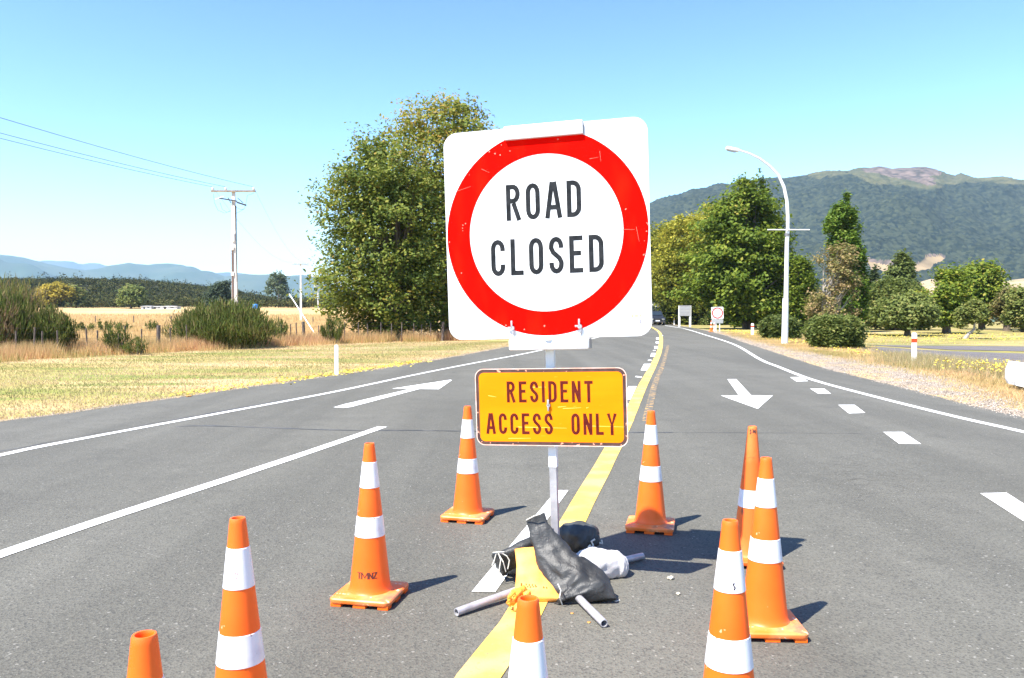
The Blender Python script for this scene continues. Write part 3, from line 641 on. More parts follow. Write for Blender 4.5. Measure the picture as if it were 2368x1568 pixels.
marker(16.85, 67.5, -.03, .75, .12, m_pred, 'white marker post beneath the far round restriction sign')

# ---------------------------------------------------------------- street lamp
m_lamp = mat('lamp_post_paint', (.74, .74, .73), .5, (.62, .62, .60), 2, .5, .7); m_lens = mat('lamp_lens', (.35, .36, .38), .2)
LX, LY = 13.97, 41.5
lamp = empty('street_lamp', (LX, LY, -.05), 'tall white street lamp with curved arm reaching left and a thin crossbar', 'street lamp')
s = 41.5/1875
def lp(x, y): p = PY(x, y, LY); return (p.x-LX, 0, p.z+.05)
MB().tube([(0, 0, 0), lp(1817, 690)], [.165, .15], 18).build('lower_column', m_lamp, lamp, smooth=True)
MB().tube([lp(1817, 690), lp(1818, 688), lp(1820, 560), lp(1822, 532)], [.15, .115, .10, .095], 18).build('column', m_lamp, lamp, smooth=True)
arm = [lp(1822, 532), lp(1822, 500), lp(1820, 465), lp(1813, 432), lp(1800, 405), lp(1780, 384), lp(1757, 367), lp(1733, 355), lp(1708, 347)]
MB().tube(arm, [.09, .09, .085, .08, .072, .065, .058, .05, .045], 14).build('arm', m_lamp, lamp, smooth=True)
p0, p1 = Vector(lp(1708, 348)), Vector(lp(1680, 342)); d = (p1-p0); q = d.to_track_quat('X', 'Z').to_matrix()
hd = MB().box((p0+p1)/2, (d.length*1.06, .26, .17), rot=q, bev=.05).build('lamp_head', m_lamp, lamp, smooth=True)
MB().box((p0+p1)/2+Vector((-.05, 0, -.09)), (d.length*.7, .2, .05), rot=q, bev=.015).build('lens', m_lens, hd)
a, c = Vector(lp(1773, 532)), Vector(lp(1870, 532)); MB().tube([a+Vector((0, -.13, 0)), c+Vector((0, -.13, 0))], .03, 8).build('crossbar', m_lamp, lamp)
a = Vector(lp(1820, 540)); MB().tube([a, a+Vector((0, 0, -.12))], .13, 16).build('collar', m_dsteel, lamp)

# ---------------------------------------------------------------- power poles and wires
m_conc = mat('pole_concrete', (.66, .64, .60), .85, (.52, .50, .46), 1.5, .4, .65); m_wood = mat('weathered_arm', (.30, .24, .18), .85, (.16, .13, .10), 6, .4, .65, .3, 20)
m_ins = mat('porcelain', (.75, .75, .75), .3); m_wire = mat('wire', (.05, .05, .05), .5, metal=.3); m_dark = mat('dark_fitting', (.03, .03, .03), .6)
def tapered(b, z0, z1, w0, w1, d0, d1, x=0, y=0):
    v = [b.b.verts.new((x+sx*w/2, y+sy*d/2, z)) for z, w, d in ((z0, w0, d0), (z1, w1, d1)) for sx, sy in ((-1, -1), (1, -1), (1, 1), (-1, 1))]
    for f in ((3, 2, 1, 0), (4, 5, 6, 7), (0, 1, 5, 4), (1, 2, 6, 5), (2, 3, 7, 6), (3, 0, 4, 7)): b.b.faces.new([v[i] for i in f])
def ppole(px, ybase_z, Yd, ytop, label, arm_px=None, big=False):
    top = PY(px, ytop, Yd); base = (top.x, Yd, ybase_z); h = top.z-ybase_z
    t = empty('power_pole', base, label, 'power pole', 'power poles across the pasture')
    k = 1 if big else .8
    b = MB(); tapered(b, -.2, h, .46*k, .22*k, .30*k, .2*k); pole = b.build('pole', m_conc, t)
    return t, pole, h
P1Y = 62; P1z = float(gz(-21.3, P1Y))
p1, pl1, h1 = ppole(540, P1z, P1Y, 443, 'large concrete power pole behind the big broom bush, carrying a wide crossarm and switch gear', big=True)
s1 = P1Y/1875
x0 = (490-540)*s1; x1 = (592-540)*s1
rz_ = R(0)
arm1 = MB().box(((x0+x1)/2, -.17, h1-.0), (x1-x0, .12, .14)).build('crossarm', m_wood, p1)
INS = []
for px_ in (494, 524, 588):
    x = (px_-540)*s1
    i_ = MB().lathe([(.02, .07), (.07, .10), (.10, .16), (.06, .2), (.08, .25), (.05, .32), (.0, .34)], 14, (x, -.17, h1)).build('insulator', m_ins, p1, smooth=True)
    INS.append(Vector(p1.location)+Vector((x, -.17, h1+.33)))
a2 = MB().box(((528-540)*s1, -.2, h1-.63), (1.45, .09, .09), rot=Matrix.Rotation(R(10), 3, 'Y')).box(((560-540)*s1, -.2, h1-.95), (.75, .10, .12), rot=Matrix.Rotation(R(18), 3, 'Y')).build('switch_gear', m_dark, p1)
for (xa, ya, xb, yb) in ((500, 462, 520, 455), (552, 459, 565, 470), (536, 470, 530, 458)):
    A, B_ = PY(xa, ya, P1Y), PY(xb, yb, P1Y)
    MB().tube([A-p1.location+Vector((0, -.25, 0)), B_-p1.location+Vector((0, -.25, 0))], .03, 6).build('fuse_rod', m_ins if xa == 500 else m_dark, p1)
def loc1(x, y): return PY(x, y, P1Y)-p1.location+Vector((0, -.3, 0))
b = MB()
for pts in ([(497, 450), (499, 470), (507, 487), (522, 494), (534, 490)], [(512, 470), (517, 485), (528, 492), (537, 488)], [(590, 448), (575, 453), (572, 470), (568, 484), (556, 491), (545, 496)], [(540, 470), (548, 480), (560, 486), (568, 484)]):
    b.tube([loc1(*q) for q in pts], .012, 5)
b.build('jumper_cable', m_wire, p1)
MB().box((-.10, -.155, h1*.305), (.10, .08, h1*.60)).build('cable_guard', mat('rusty_guard', (.16, .10, .08), .8), p1)
for z in (.42, .60): MB().box((-.09, -.19, h1*z), (.22, .06, .3)).build('clamp', m_conc, p1)
MB().box((-.02, -.19, h1*.68), (.2, .05, .7)).build('notice_board', m_ins, p1)
MB().box((.13+.03, 0, h1*.45), (.05, .12, h1*.9)).build('conduit', m_dark, p1)
P2Y = 132; p2, pl2, h2 = ppole(695, float(gz(-34, P2Y)), P2Y, 611, 'middle distance power pole with one thin crossarm', big=False)
s2 = P2Y/1875; MB().box((0, -.15, h2), (37*s2, .13, .13)).build('crossarm', m_wood, p2)
for px_ in (-16, -6, 15): MB().lathe([(.02, .07), (.07, .10), (.09, .2), (.04, .32)], 10, (px_*s2, -.15, h2)).build('insulator', m_ins, p2)
P3Y = 260; p3, pl3, h3 = ppole(735, float(gz(-62, P3Y)), P3Y, 655, 'distant power pole with a pale transformer at its top, nearest the big tree', big=True)
MB().tube([(-.7, -.5, h3-1.2), (-.7, -.5, h3-.1)], .45, 14).build('transformer', m_conc, p3)
P4Y = 300; p4, pl4, h4 = ppole(754, float(gz(-68, P4Y)), P4Y, 672, 'farthest thin power pole, partly behind the leaves of the big tree')
MB().box((0, -.15, h4), (2.4, .13, .13)).build('crossarm', m_wood, p4)
ends = [Vector((-31.6, -6, 11.2)), Vector((-30.6, -6, 11.2)), Vector((-28.4, -6, 11.5))]
for i, (a, e) in enumerate(zip(INS, ends)):
    pts = [a.lerp(e, t)-Vector((0, 0, 1.0*4*t*(1-t))) for t in np.linspace(0, 1, 20)]
    o = MB().tube(pts, .014, 5).build('power_line', m_wire)
    tag(o, ('power line from the left insulator of the big pole, lowest', 'power line from the middle insulator of the big pole', 'power line from the right insulator of the big pole, highest in the sky')[i], 'cable', 'power lines overhead')
    e2 = Vector(p2.location)+Vector(((-16, -6, 15)[i]*s2, -.15, h2+.3))
    if i != 1:
        pts = [a.lerp(e2, t)-Vector((0, 0, 1.6*4*t*(1-t))) for t in np.linspace(0, 1, 20)]
        o = MB().tube(pts, .008, 4).build('power_line', m_wire)
        tag(o, ('faint line sagging from the big pole left insulator on to the middle pole', '', 'faint line sagging from the big pole right insulator on to the middle pole')[i], 'cable', 'power lines overhead')
st = MB().tube([PY(669, 680, 58), PY(732, 778, 55)], .036, 8).build('stay_pole', m_post); tag(st, 'slanting pale stay pole leaning over the pasture in front of the middle power pole', 'stay pole')

# ---------------------------------------------------------------- foliage
def unit(n):
    v = rng.normal(size=(n, 3)); return v/np.linalg.norm(v, axis=1)[:, None]
def leaf_quads(P, size, up=.35, asp=.62, droop=None, dirs=None, outd=None):
    """one kite-shaped leaf per point"""
    n = len(P); N_ = unit(n); N_[:, 2] = np.abs(N_[:, 2])+up; N_ += 0 if outd is None else outd*.75; N_ /= np.linalg.norm(N_, axis=1)[:, None]
    A = unit(n) if dirs is None else dirs+unit(n)*.45
    A -= N_*(A*N_).sum(1)[:, None]; A /= np.linalg.norm(A, axis=1)[:, None]+1e-9
    B_ = np.cross(N_, A); s = (size*rng.uniform(.65, 1.35, n))[:, None] if np.isscalar(size) else (size*rng.uniform(.65, 1.35, n))[:, None]
    V = np.stack([P-A*s*.5, P+B_*s*.5*asp+A*s*.05, P+A*s*.5, P-B_*s*.5*asp+A*s*.05], 1).reshape(-1, 3)
    return V, np.arange(4*n).reshape(n, 4)
def prof_r(prof, z):
    zz = [p[0] for p in prof]
    return np.interp(z, zz, [p[1] for p in prof]), np.interp(z, zz, [p[2] for p in prof])
def vnoise(p, sc, s=0):
    return np.array([noise.noise(Vector((float(a)*sc+s, float(b_)*sc, float(c)*sc))) for a, b_, c in p])
def crown_points(prof, nclump, per, spread, lobes=.22, lsc=.35, shell=.4, seed=0, upst=1.0, shoot=0, depth=.95, gap=None):
    """clump centres inside a crown whose centre line and radius vary with height; returns points, clump ids, outward dirs"""
    z0, z1 = prof[0][0], prof[-1][0]; cs = []; tries = 0
    while len(cs) < nclump and tries < 60:
        tries += 1; m_ = nclump*2
        z = rng.uniform(z0, z1, m_); cx, r_ = prof_r(prof, z); keep = rng.uniform(0, 1, m_) < (r_/max(p[2] for p in prof))**1.3+.06
        z, cx, r_ = z[keep], cx[keep], r_[keep]; a = rng.uniform(0, 2*np.pi, len(z)); u = rng.uniform(0, 1, len(z))**shell
        dv = np.stack([np.cos(a)*2, np.sin(a)*2, z*lsc*2], 1)
        rr = r_*(1+lobes*1.8*vnoise(dv, 1.1, seed))
        p = np.stack([cx+np.cos(a)*rr*u, np.sin(a)*rr*u*depth, z], 1)
        if gap is not None: p = p[vnoise(p, gap[0], seed+50) < gap[1]]
        cs += list(p)
    cs = np.array(cs[:nclump]); cid = np.repeat(np.arange(len(cs)), per)
    cx, _ = prof_r(prof, cs[:, 2]); out = cs-np.stack([cx, cs[:, 1]*0, cs[:, 2]-.6], 1); out /= np.linalg.norm(out, axis=1)[:, None]+1e-9
    sp = spread*rng.uniform(.6, 1.35, len(cs))
    off = unit(len(cid))*(rng.uniform(0, 1, len(cid))**.5*1.75)[:, None]*sp[cid][:, None]*np.array([1, 1, .75*upst])
    if shoot: off += out[cid]*(rng.uniform(-.5, 1, len(cid))*shoot*rng.uniform(.3, 1.3, len(cs))[cid])[:, None]
    return cs[cid]+off, cid, cs, out
def trunk_part(t, m, base_r, pts, limbs, parent_name='trunk'):
    b = MB(); n = len(pts); b.tube(pts, [base_r*(1-.75*i/(n-1))*(1.35 if i == 0 else 1) for i in range(n)], 10)
    for l, r_ in limbs: b.tube(l, [r_*(1-.8*i/(len(l)-1)) for i in range(len(l))], 6)
    return b.build(parent_name, m, t, smooth=True)
m_bark = mat('bark', (.10, .075, .055), .9, (.17, .14, .11), 5, .4, .65, .6, 14, stretch=(1, 1, .3), dist=.03)
m_pbark = mat('pale_bark', (.42, .38, .33), .85, (.25, .21, .18), 4, .4, .65)
def tree(name, x, y, prof, label, leafm, nclump, per, size, spread, group='trees by the road', trunk_r=.25, bark=None, tint=(.5, .28), split=0, zb=None, tintf=None, trunk_top=.75, limbs=14, up=.35, nst=1, lean=0, **kw):
    """prof: list of (z, centre x offset, radius)"""
    zb = float(gz(x, y)) if zb is None else zb
    t = empty(name, (x, y, zb), label, 'shrub' if 'bush' in name or 'shrub' in name else 'tree', group)
    P, cid, cs, out = crown_points(prof, nclump, per, spread, **kw)
    P = P[P[:, 2] > .04]; cid = cid[:len(P)] if len(P) != len(cid) else cid
    V, Fq = leaf_quads(P, size, up, outd=out[cid])
    ct = rng.normal(tint[0], tint[1]*.6, len(cs))
    tn = ct[cid]+rng.normal(0, tint[1]*.7, len(P))
    if tintf is not None: tn += tintf(P)
    from_arrays('crown', V, Fq, leafm, t, tint=tn)
    top = prof[0][0]+(prof[-1][0]-prof[0][0])*trunk_top; bk = bark or m_bark
    for k in range(nst):
        ox = (k-(nst-1)/2)*.45; cxt, _ = prof_r(prof, top)
        pts = [Vector((ox+lean*.0, .1*k, -.1)), Vector((ox*1.3+cxt*.3+lean*.3, .1*k, top*.3)), Vector((ox*1.6+cxt*.7, .1*k, top*.65)), Vector((cxt+ox*2, 0, top))]
        lm = []
        for j in range(limbs):
            c = Vector(cs[rng.integers(len(cs))]); f = min(.9, max(.15, (c.z*.55)/top)); k0 = f*3; i0 = min(int(k0), 2); st_ = pts[i0].lerp(pts[i0+1], k0-i0)
            lm.append(([st_, st_.lerp(c, .5)+Vector((0, 0, -.06*(c-st_).length)), c], trunk_r*.30))
        trunk_part(t, bk, trunk_r if nst == 1 else trunk_r*.7, pts, lm)
    return t
def pixprof(x0, Yd, rows, zb):
    """rows (y, xl, xr) of a silhouette seen at depth Yd -> crown profile in metres round a trunk at pixel x0"""
    out = []
    for y, xl, xr in sorted(rows, key=lambda r_: -r_[0]):
        z = PY(x0, y, Yd).z-zb; out.append((z, ((xl+xr)/2-x0)*Yd/1875, (xr-xl)/2*Yd/1875))
    return out
G_maple = leafmat('green_leaves', [(.045, .085, .010), (.095, .150, .016), (.16, .215, .024), (.26, .30, .036), (.38, .31, .06)])
G_left = leafmat('plane_leaves', [(.042, .075, .016), (.10, .145, .025), (.18, .22, .036), (.29, .285, .05), (.40, .26, .06)])
G_yel = leafmat('yellowing_leaves', [(.07, .09, .014), (.16, .18, .022), (.30, .29, .035), (.48, .42, .06)])
G_oliv = leafmat('olive_leaves', [(.07, .10, .026), (.14, .175, .042), (.22, .25, .065), (.32, .27, .09)])
G_brn = leafmat('browning_leaves', [(.10, .11, .03), (.19, .18, .06), (.30, .235, .09), (.38, .26, .14)])
G_pop = leafmat('poplar_leaves', [(.05, .10, .012), (.10, .175, .02), (.18, .25, .03), (.30, .31, .05)])
G_dark = leafmat('dark_leaves', [(.018, .035, .012), (.035, .06, .02), (.06, .085, .028), (.09, .11, .035)])
# big tree pair left of the sign
Yt = 49; X0 = PY(905, 700, Yt).x
tree('broadleaf_tree', X0, Yt, pixprof(905, Yt, [(326, 840, 900), (348, 800, 940), (384, 777, 990), (430, 756, 1010), (520, 762, 1020), (600, 776, 1020), (660, 752, 1020), (720, 778, 1010), (750, 800, 1000), (772, 850, 960)], 0),
     'bushy green tree with upright shoots, left half of the tall pair beside the sign', G_left, 1500, 32, .22, .34, tint=(.42, .22), shoot=1.2, shell=.5, lobes=.26, gap=(.42, .36), up=.3, nst=3, trunk_r=.28, limbs=26, seed=2)
Yt2 = 53; X1 = PY(1040, 700, Yt2).x
tree('broadleaf_tree', X1, Yt2, pixprof(1040, Yt2, [(234, 1015, 1050), (246, 965, 1085), (272, 930, 1112), (300, 900, 1145), (370, 880, 1170), (480, 870, 1190), (600, 880, 1190), (700, 900, 1180), (770, 950, 1120)], 0),
     'taller yellow tinged tree behind the top left corner of the sign', G_left, 1500, 30, .24, .40, tint=(.64, .22), shoot=1.0, shell=.46, lobes=.22, gap=(.4, .38), nst=2, trunk_r=.32, limbs=26, seed=12)
# right hand group
Ym = 77; zm = 0
tree('broadleaf_tree', PY(1735, 700, Ym).x, Ym, pixprof(1735, Ym, [(424, 1715, 1740), (445, 1702, 1768), (470, 1665, 1788), (520, 1632, 1800), (590, 1610, 1822), (660, 1605, 1850), (705, 1640, 1862), (735, 1655, 1850)], zm),
     'big dense green tree right of the sign, its top with two thin shoots', G_maple, 1700, 30, .36, .5, tint=(.42, .22), shoot=1.2, shell=.46, lobes=.32, gap=(.34, .34), depth=.6, nst=3, trunk_r=.3, limbs=24, seed=4)
tree('broadleaf_tree', PY(1590, 700, 104).x, 104, pixprof(1590, 104, [(505, 1560, 1610), (530, 1530, 1660), (600, 1510, 1680), (680, 1500, 1680), (745, 1515, 1660)], zm),
     'golden green tree immediately right of the big sign panel', G_yel, 1000, 28, .42, .65, tint=(.5, .25), shoot=.5, lobes=.2, seed=6, nst=2, tintf=lambda P: (P[:, 2]-8)*.04)
tree('broadleaf_tree', PY(1650, 700, 108).x, 108, pixprof(1650, 108, [(480, 1635, 1660), (510, 1615, 1690), (600, 1590, 1720), (740, 1590, 1720)], zm),
     'yellow topped tree between the golden tree and the big dense green one', G_yel, 900, 28, .42, .65, tint=(.45, .25), shoot=.5, lobes=.2, seed=7, tintf=lambda P: (P[:, 2]-10)*.035)
tree('broadleaf_tree', PY(1530, 700, 128).x, 128, pixprof(1530, 128, [(525, 1505, 1560), (580, 1480, 1600), (680, 1475, 1610), (745, 1500, 1600)], zm),
     'farther yellowish tree peeping beside the sign edge above the car', G_yel, 800, 28, .48, .8, tint=(.42, .25), shoot=.4, seed=9)
tree('broadleaf_tree', 21, 165, [(0.6, 0, 3), (3, 0, 6), (8, 0, 7), (13, 0, 5), (15, 0, 2)], 'dark tree at the far bend behind the van', G_dark, 600, 24, .5, .7, tint=(.6, .25), seed=19)
tree('broadleaf_tree', 30, 112, [(0.4, 0, 4), (3, 0, 7), (7, 0, 7), (10, 0, 4)], 'dark tree behind the blank service sign', G_dark, 600, 24, .45, .7, tint=(.7, .25), seed=20)
# poplar and neighbours
tree('poplar_tree', PY(1950, 700, 66).x, 66, pixprof(1950, 66, [(448, 1955, 1961), (462, 1946, 1966), (482, 1928, 1971), (516, 1906, 1977), (545, 1912, 1980), (580, 1918, 1990), (640, 1928, 2000), (720, 1934, 2002), (757, 1940, 1996)], zm),
     'narrow pointed green poplar rising above the brownish birch', G_pop, 1500, 24, .23, .15, gap=(.7, .3), tint=(.4, .22), shoot=.35, shell=.5, lobes=.14, upst=1.9, seed=14, trunk_r=.22)
tree('birch_tree', PY(1915, 700, 58).x, 58, pixprof(1915, 58, [(566, 1912, 1965), (590, 1892, 1976), (640, 1878, 1982), (700, 1868, 1980), (760, 1880, 1970)], zm),
     'thin browning birch with pale branches in front of the poplar', G_brn, 340, 24, .20, .28, tint=(.5, .3), shoot=.3, shell=.55, seed=15, bark=m_pbark, trunk_r=.13, nst=3, limbs=30, gap=(.55, .12))
tree('broadleaf_tree', PY(1850, 700, 74).x, 74, pixprof(1850, 74, [(600, 1840, 1862), (640, 1825, 1880), (700, 1820, 1880), (757, 1830, 1880)], zm),
     'green tree half hidden behind the street lamp', G_maple, 420, 26, .27, .35, tint=(.4, .2), shoot=.4, seed=16)
tree('round_tree', PY(2100, 700, 56).x, 56, pixprof(2100, 56, [(684, 2082, 2118), (696, 2060, 2142), (715, 2038, 2160), (738, 2030, 2168), (752, 2045, 2150)], zm),
     'low round spreading tree behind the large red banded marker post', G_oliv, 620, 26, .22, .26, tint=(.42, .22), shoot=.3, shell=.5, lobes=.12, seed=17, trunk_r=.2, group='park trees on the lawn', limbs=20, trunk_top=.6)
tree('broadleaf_tree', PY(2062, 700, 74).x, 74, pixprof(2062, 74, [(648, 2045, 2085), (665, 2020, 2115), (690, 2005, 2145), (730, 2000, 2150), (755, 2020, 2130)], zm),
     'wide olive tree standing behind the low round one', G_oliv, 650, 26, .28, .38, tint=(.38, .22), shoot=.4, seed=18, group='park trees on the lawn')
tree('broadleaf_tree', PY(2190, 700, 62).x, 62, pixprof(2190, 62, [(625, 2185, 2205), (645, 2160, 2222), (680, 2135, 2228), (720, 2128, 2235), (748, 2145, 2225)], zm),
     'green tree with a straight dark trunk, right of the low round tree', G_maple, 620, 26, .25, .32, tint=(.5, .25), shoot=.6, shell=.5, lobes=.38, gap=(.6, .2), seed=22, group='park trees on the lawn', trunk_r=.26)
tree('broadleaf_tree', PY(2272, 700, 76).x, 76, pixprof(2272, 76, [(612, 2255, 2285), (632, 2228, 2300), (670, 2225, 2318), (710, 2230, 2325), (742, 2240, 2310)], zm),
     'tall green tree above the small leaning birch', G_maple, 620, 26, .30, .38, tint=(.5, .25), shoot=.7, shell=.5, lobes=.38, gap=(.6, .2), seed=23, group='park trees on the lawn')
tree('birch_tree', PY(2252, 700, 50).x, 50, pixprof(2252, 50, [(698, 2243, 2262), (710, 2225, 2275), (730, 2215, 2283), (750, 2218, 2280), (762, 2235, 2260)], zm),
     'small leaning birch with pale slanting trunk on the lawn', G_oliv, 260, 24, .16, .20, tint=(.55, .22), shell=.6, seed=24, group='park trees on the lawn', bark=m_pbark, trunk_r=.0001, limbs=10, gap=(.8, .2))
bt = [o for o in C.objects if o.name.startswith('birch_tree')][-1]
MB().tube([(-.55, 0, -.05), (-.3, 0, .3), (.05, 0, .6), (.1, 0, 1.4)], [.12, .10, .07, .03], 10).build('trunk', m_pbark, bt, smooth=True)
tree('broadleaf_tree', PY(2330, 700, 70).x, 70, pixprof(2330, 70, [(660, 2320, 2340), (690, 2305, 2350), (740, 2300, 2350)], zm),
     'thin bare looking tree near the right picture edge', G_brn, 240, 22, .24, .34, tint=(.35, .3), shell=.6, seed=25, group='park trees on the lawn', gap=(.6, .15))
tree('broadleaf_tree', PY(2372, 700, 66).x, 66, pixprof(2372, 66, [(668, 2352, 2390), (690, 2335, 2400), (740, 2335, 2410), (755, 2350, 2400)], zm),
     'olive tree cut by the right picture edge', G_oliv, 420, 24, .26, .34, tint=(.5, .25), seed=26, group='park trees on the lawn')
tree('broadleaf_tree', PY(2480, 700, 66).x, 66, pixprof(2480, 66, [(640, 2452, 2490), (690, 2435, 2520), (740, 2435, 2520), (755, 2450, 2500)], zm),
     'green tree beyond the right picture edge', G_maple, 300, 24, .26, .34, tint=(.5, .25), seed=27, group='park trees on the lawn')
tree('conifer_tree', PY(2085, 700, 92).x, 92, pixprof(2085, 92, [(582, 2080, 2090), (605, 2066, 2104), (640, 2052, 2112), (680, 2050, 2120)], zm),
     'dark conifer rising behind the wide olive tree', G_oliv, 380, 26, .34, .36, tint=(.2, .2), shell=.6, lobes=.35, seed=28, group='park trees on the lawn', trunk_top=.98)
tree('conifer_tree', PY(2022, 700, 88).x, 88, pixprof(2022, 88, [(612, 2019, 2026), (650, 2006, 2036), (700, 2000, 2045), (750, 1998, 2048)], zm),
     'thin dark conifer between the poplar and the wide olive tree', G_dark, 220, 24, .32, .34, tint=(.6, .25), shell=.6, lobes=.35, seed=29, group='park trees on the lawn', trunk_top=.98)
# two thin top shoots of the dense tree
dt = [o for o in C.objects if o.name.startswith('broadleaf_tree')][2]
P = np.concatenate([np.array([(px-1735)*Ym/1875, 0, PY(px, py, Ym).z])+rng.normal(size=(26, 3))*.11 for px, py in ((1712, 413), (1716, 420), (1721, 416), (1760, 409), (1757, 416), (1764, 418), (1706, 420), (1758, 426), (1714, 428), (1762, 432))])
V, Fq = leaf_quads(P, .26); sh = from_arrays('top_shoot', V, Fq, G_maple, dt, tint=rng.uniform(.2, .6, len(P)))
for px in (1716, 1760): MB().tube([((px-1737)*Ym/1875*.8, 0, PY(px, 480, Ym).z), ((px-1735)*Ym/1875, 0, PY(px, 415, Ym).z)], [.05, .02], 6).build('twig', m_bark, dt)
# shrubs
tree('round_bush', PY(1940, 780, 37).x, 37.5, pixprof(1940, 37.5, [(734, 1905, 1975), (745, 1885, 1995), (765, 1876, 2004), (790, 1884, 2000), (806, 1905, 1990)], -.04),
     'large dense round bush right of the street lamp foot', G_oliv, 800, 26, .15, .16, tint=(.38, .22), shell=.4, lobes=.08, seed=33, group='roadside bushes', trunk_r=.06, limbs=8)
tree('round_bush', PY(1806, 770, 50).x, 50, pixprof(1806, 50, [(734, 1780, 1830), (750, 1768, 1842), (770, 1766, 1845), (782, 1775, 1840)], -.04),
     'smaller dark bush behind the street lamp foot', G_oliv, 480, 24, .18, .2, tint=(.22, .2), shell=.4, seed=34, group='roadside bushes', trunk_r=.06, limbs=6)
for (px, Yd, w_, top, lab, gm, sd) in ((1700, 88, 30, 728, 'low bush under the dense tree', G_maple, 35), (1625, 100, 26, 732, 'low bush between the two far signs', G_oliv, 36), (1553, 118, 20, 735, 'low bush left of the blank service sign', G_yel, 37)):
    tree('low_bush', PY(px, 760, Yd).x+1, Yd, pixprof(px, Yd, [(top, px-w_*.4, px+w_*.4), ((top+755)/2, px-w_, px+w_), (755, px-w_*.8, px+w_*.8)], -.04), lab, gm, 220, 22, .26, .3, tint=(.35, .25), seed=sd, group='roadside bushes', trunk_r=.05, limbs=3)
# eucalyptus far across the pasture
zb = float(gz(-90, 300))
tree('eucalyptus_tree', PY(643, 700, 300).x, 300, pixprof(643, 300, [(632, 632, 652), (642, 624, 664), (660, 622, 668), (676, 614, 672), (690, 620, 660)], zb),
     'lone airy eucalyptus standing before the blue hills', leafmat('gum_leaves', [(.06, .085, .04), (.12, .15, .07), (.2, .24, .13)]), 130, 26, .7, .8, tint=(.5, .3), seed=41, group='trees across the pasture', gap=(.16, .12), bark=m_pbark, limbs=16, trunk_r=.35)
tree('golden_tree', PY(128, 690, 255).x, 255, pixprof(128, 255, [(657, 112, 140), (668, 95, 160), (685, 88, 165), (700, 92, 160)], float(gz(-140, 255))),
     'golden autumn tree at the far side of the pasture', leafmat('golden_leaves', [(.14, .12, .02), (.30, .24, .03), (.5, .38, .04)]), 260, 26, .8, .9, tint=(.55, .3), seed=42, group='trees across the pasture', trunk_r=.3, limbs=6)
tree('broadleaf_tree', PY(175, 690, 262).x, 262, pixprof(175, 262, [(664, 160, 185), (680, 150, 192), (700, 152, 190)], float(gz(-140, 262))),
     'greyish olive tree right beside the golden one', G_oliv, 160, 24, .8, .9, tint=(.75, .2), seed=43, group='trees across the pasture', trunk_r=.3, limbs=4)
tree('broadleaf_tree', PY(302, 690, 250).x, 250, pixprof(302, 250, [(662, 300, 315), (675, 285, 330), (700, 280, 332)], float(gz(-120, 250))),
     'rounded fresh green tree at the edge of the far scrub', G_oliv, 200, 24, .8, .9, tint=(.45, .2), seed=44, group='trees across the pasture', trunk_r=.3, limbs=4)
tree('broadleaf_tree', PY(512, 690, 180).x, 180, pixprof(512, 180, [(652, 515, 530), (665, 490, 530), (690, 478, 535), (715, 478, 535)], float(gz(-65, 180))),
     'dusky grey green tree immediately left of the big power pole', leafmat('dusky_leaves', [(.04, .06, .035), (.08, .11, .06)]), 260, 24, .5, .6, tint=(.5, .3), seed=45, group='trees across the pasture', trunk_r=.3, limbs=4)

# broom shrubs: sprays of thin upright stems
G_broom = leafmat('broom_green', [(.045, .065, .018), (.085, .115, .027), (.14, .17, .04), (.22, .19, .07), (.24, .165, .095)], trans=.35, spec=.05)
def broom(x, y, wd, h, n, label, tint=(.4, .25), dep=.8, zb=None, lean=.5, bw=.02, tuft=1.0, floor=0.0):
    zb = float(gz(x, y)) if zb is None else zb
    t = empty('broom_shrub', (x, y, zb), label, 'shrub', 'broom shrubs along the fence')
    nst = max(6, n//60); V = []; Fc = []; T = []
    a = rng.uniform(0, 2*np.pi, n); u = np.sqrt(rng.uniform(0, 1, n)); cid = rng.integers(0, nst, n)
    ca = rng.uniform(0, 2*np.pi, nst); cu = np.sqrt(rng.uniform(0, 1, nst))
    fx = np.cos(ca)*cu; fy = np.sin(ca)*cu; hh = np.clip(np.sqrt(np.clip(1-(cu*.92)**2, 0, 1)), .3, 1)*h*rng.uniform(.78, 1.1, nst)
    tr = rng.uniform(.12, 1, n)**.75; s0 = np.stack([fx*wd*.2, fy*wd*.2*dep, fx*0], 1)
    tip = np.stack([fx*wd*.5, fy*wd*.5*dep, hh], 1)
    k = tr[:, None]; base = s0[cid]*(1-k)+tip[cid]*k+rng.normal(size=(n, 3))*wd*.045*np.array([1, 1, .6]); base[:, 2] = np.maximum(base[:, 2]-.0, floor)
    d = (tip-s0)[cid]; d /= np.linalg.norm(d, axis=1)[:, None]; d = d*lean+np.array([0, 0, 1])+rng.normal(size=(n, 3))*.34; d /= np.linalg.norm(d, axis=1)[:, None]
    L_ = h*.135*rng.uniform(.5, 1.3, n)*tuft; sd = np.cross(d, unit(n)); sd /= np.linalg.norm(sd, axis=1)[:, None]
    ww = bw*rng.uniform(.6, 1.4, n)
    V = np.stack([base-sd*ww[:, None]*.5, base+sd*ww[:, None]*.5, base+d*L_[:, None]*.6+sd*ww[:, None]*.45, base+d*L_[:, None]-sd*ww[:, None]*.1], 1).reshape(-1, 3)
    from_arrays('foliage', V, np.arange(4*n).reshape(n, 4), G_broom, t, tint=rng.normal(tint[0], tint[1], nst)[cid]+rng.normal(0, tint[1]*.6, n))
    b = MB()
    for j in range(min(nst, 22)): b.tube([Vector(s0[j]), Vector(s0[j]).lerp(Vector(tip[j]), .8)], [.02, .006], 5)
    b.build('stem', m_bark, t); return t
broom(-13.1, 37.2, 4.5, 2.05, 22000, 'largest broom bush, dense and green, in front of the big power pole', tint=(.42, .2), bw=.035)
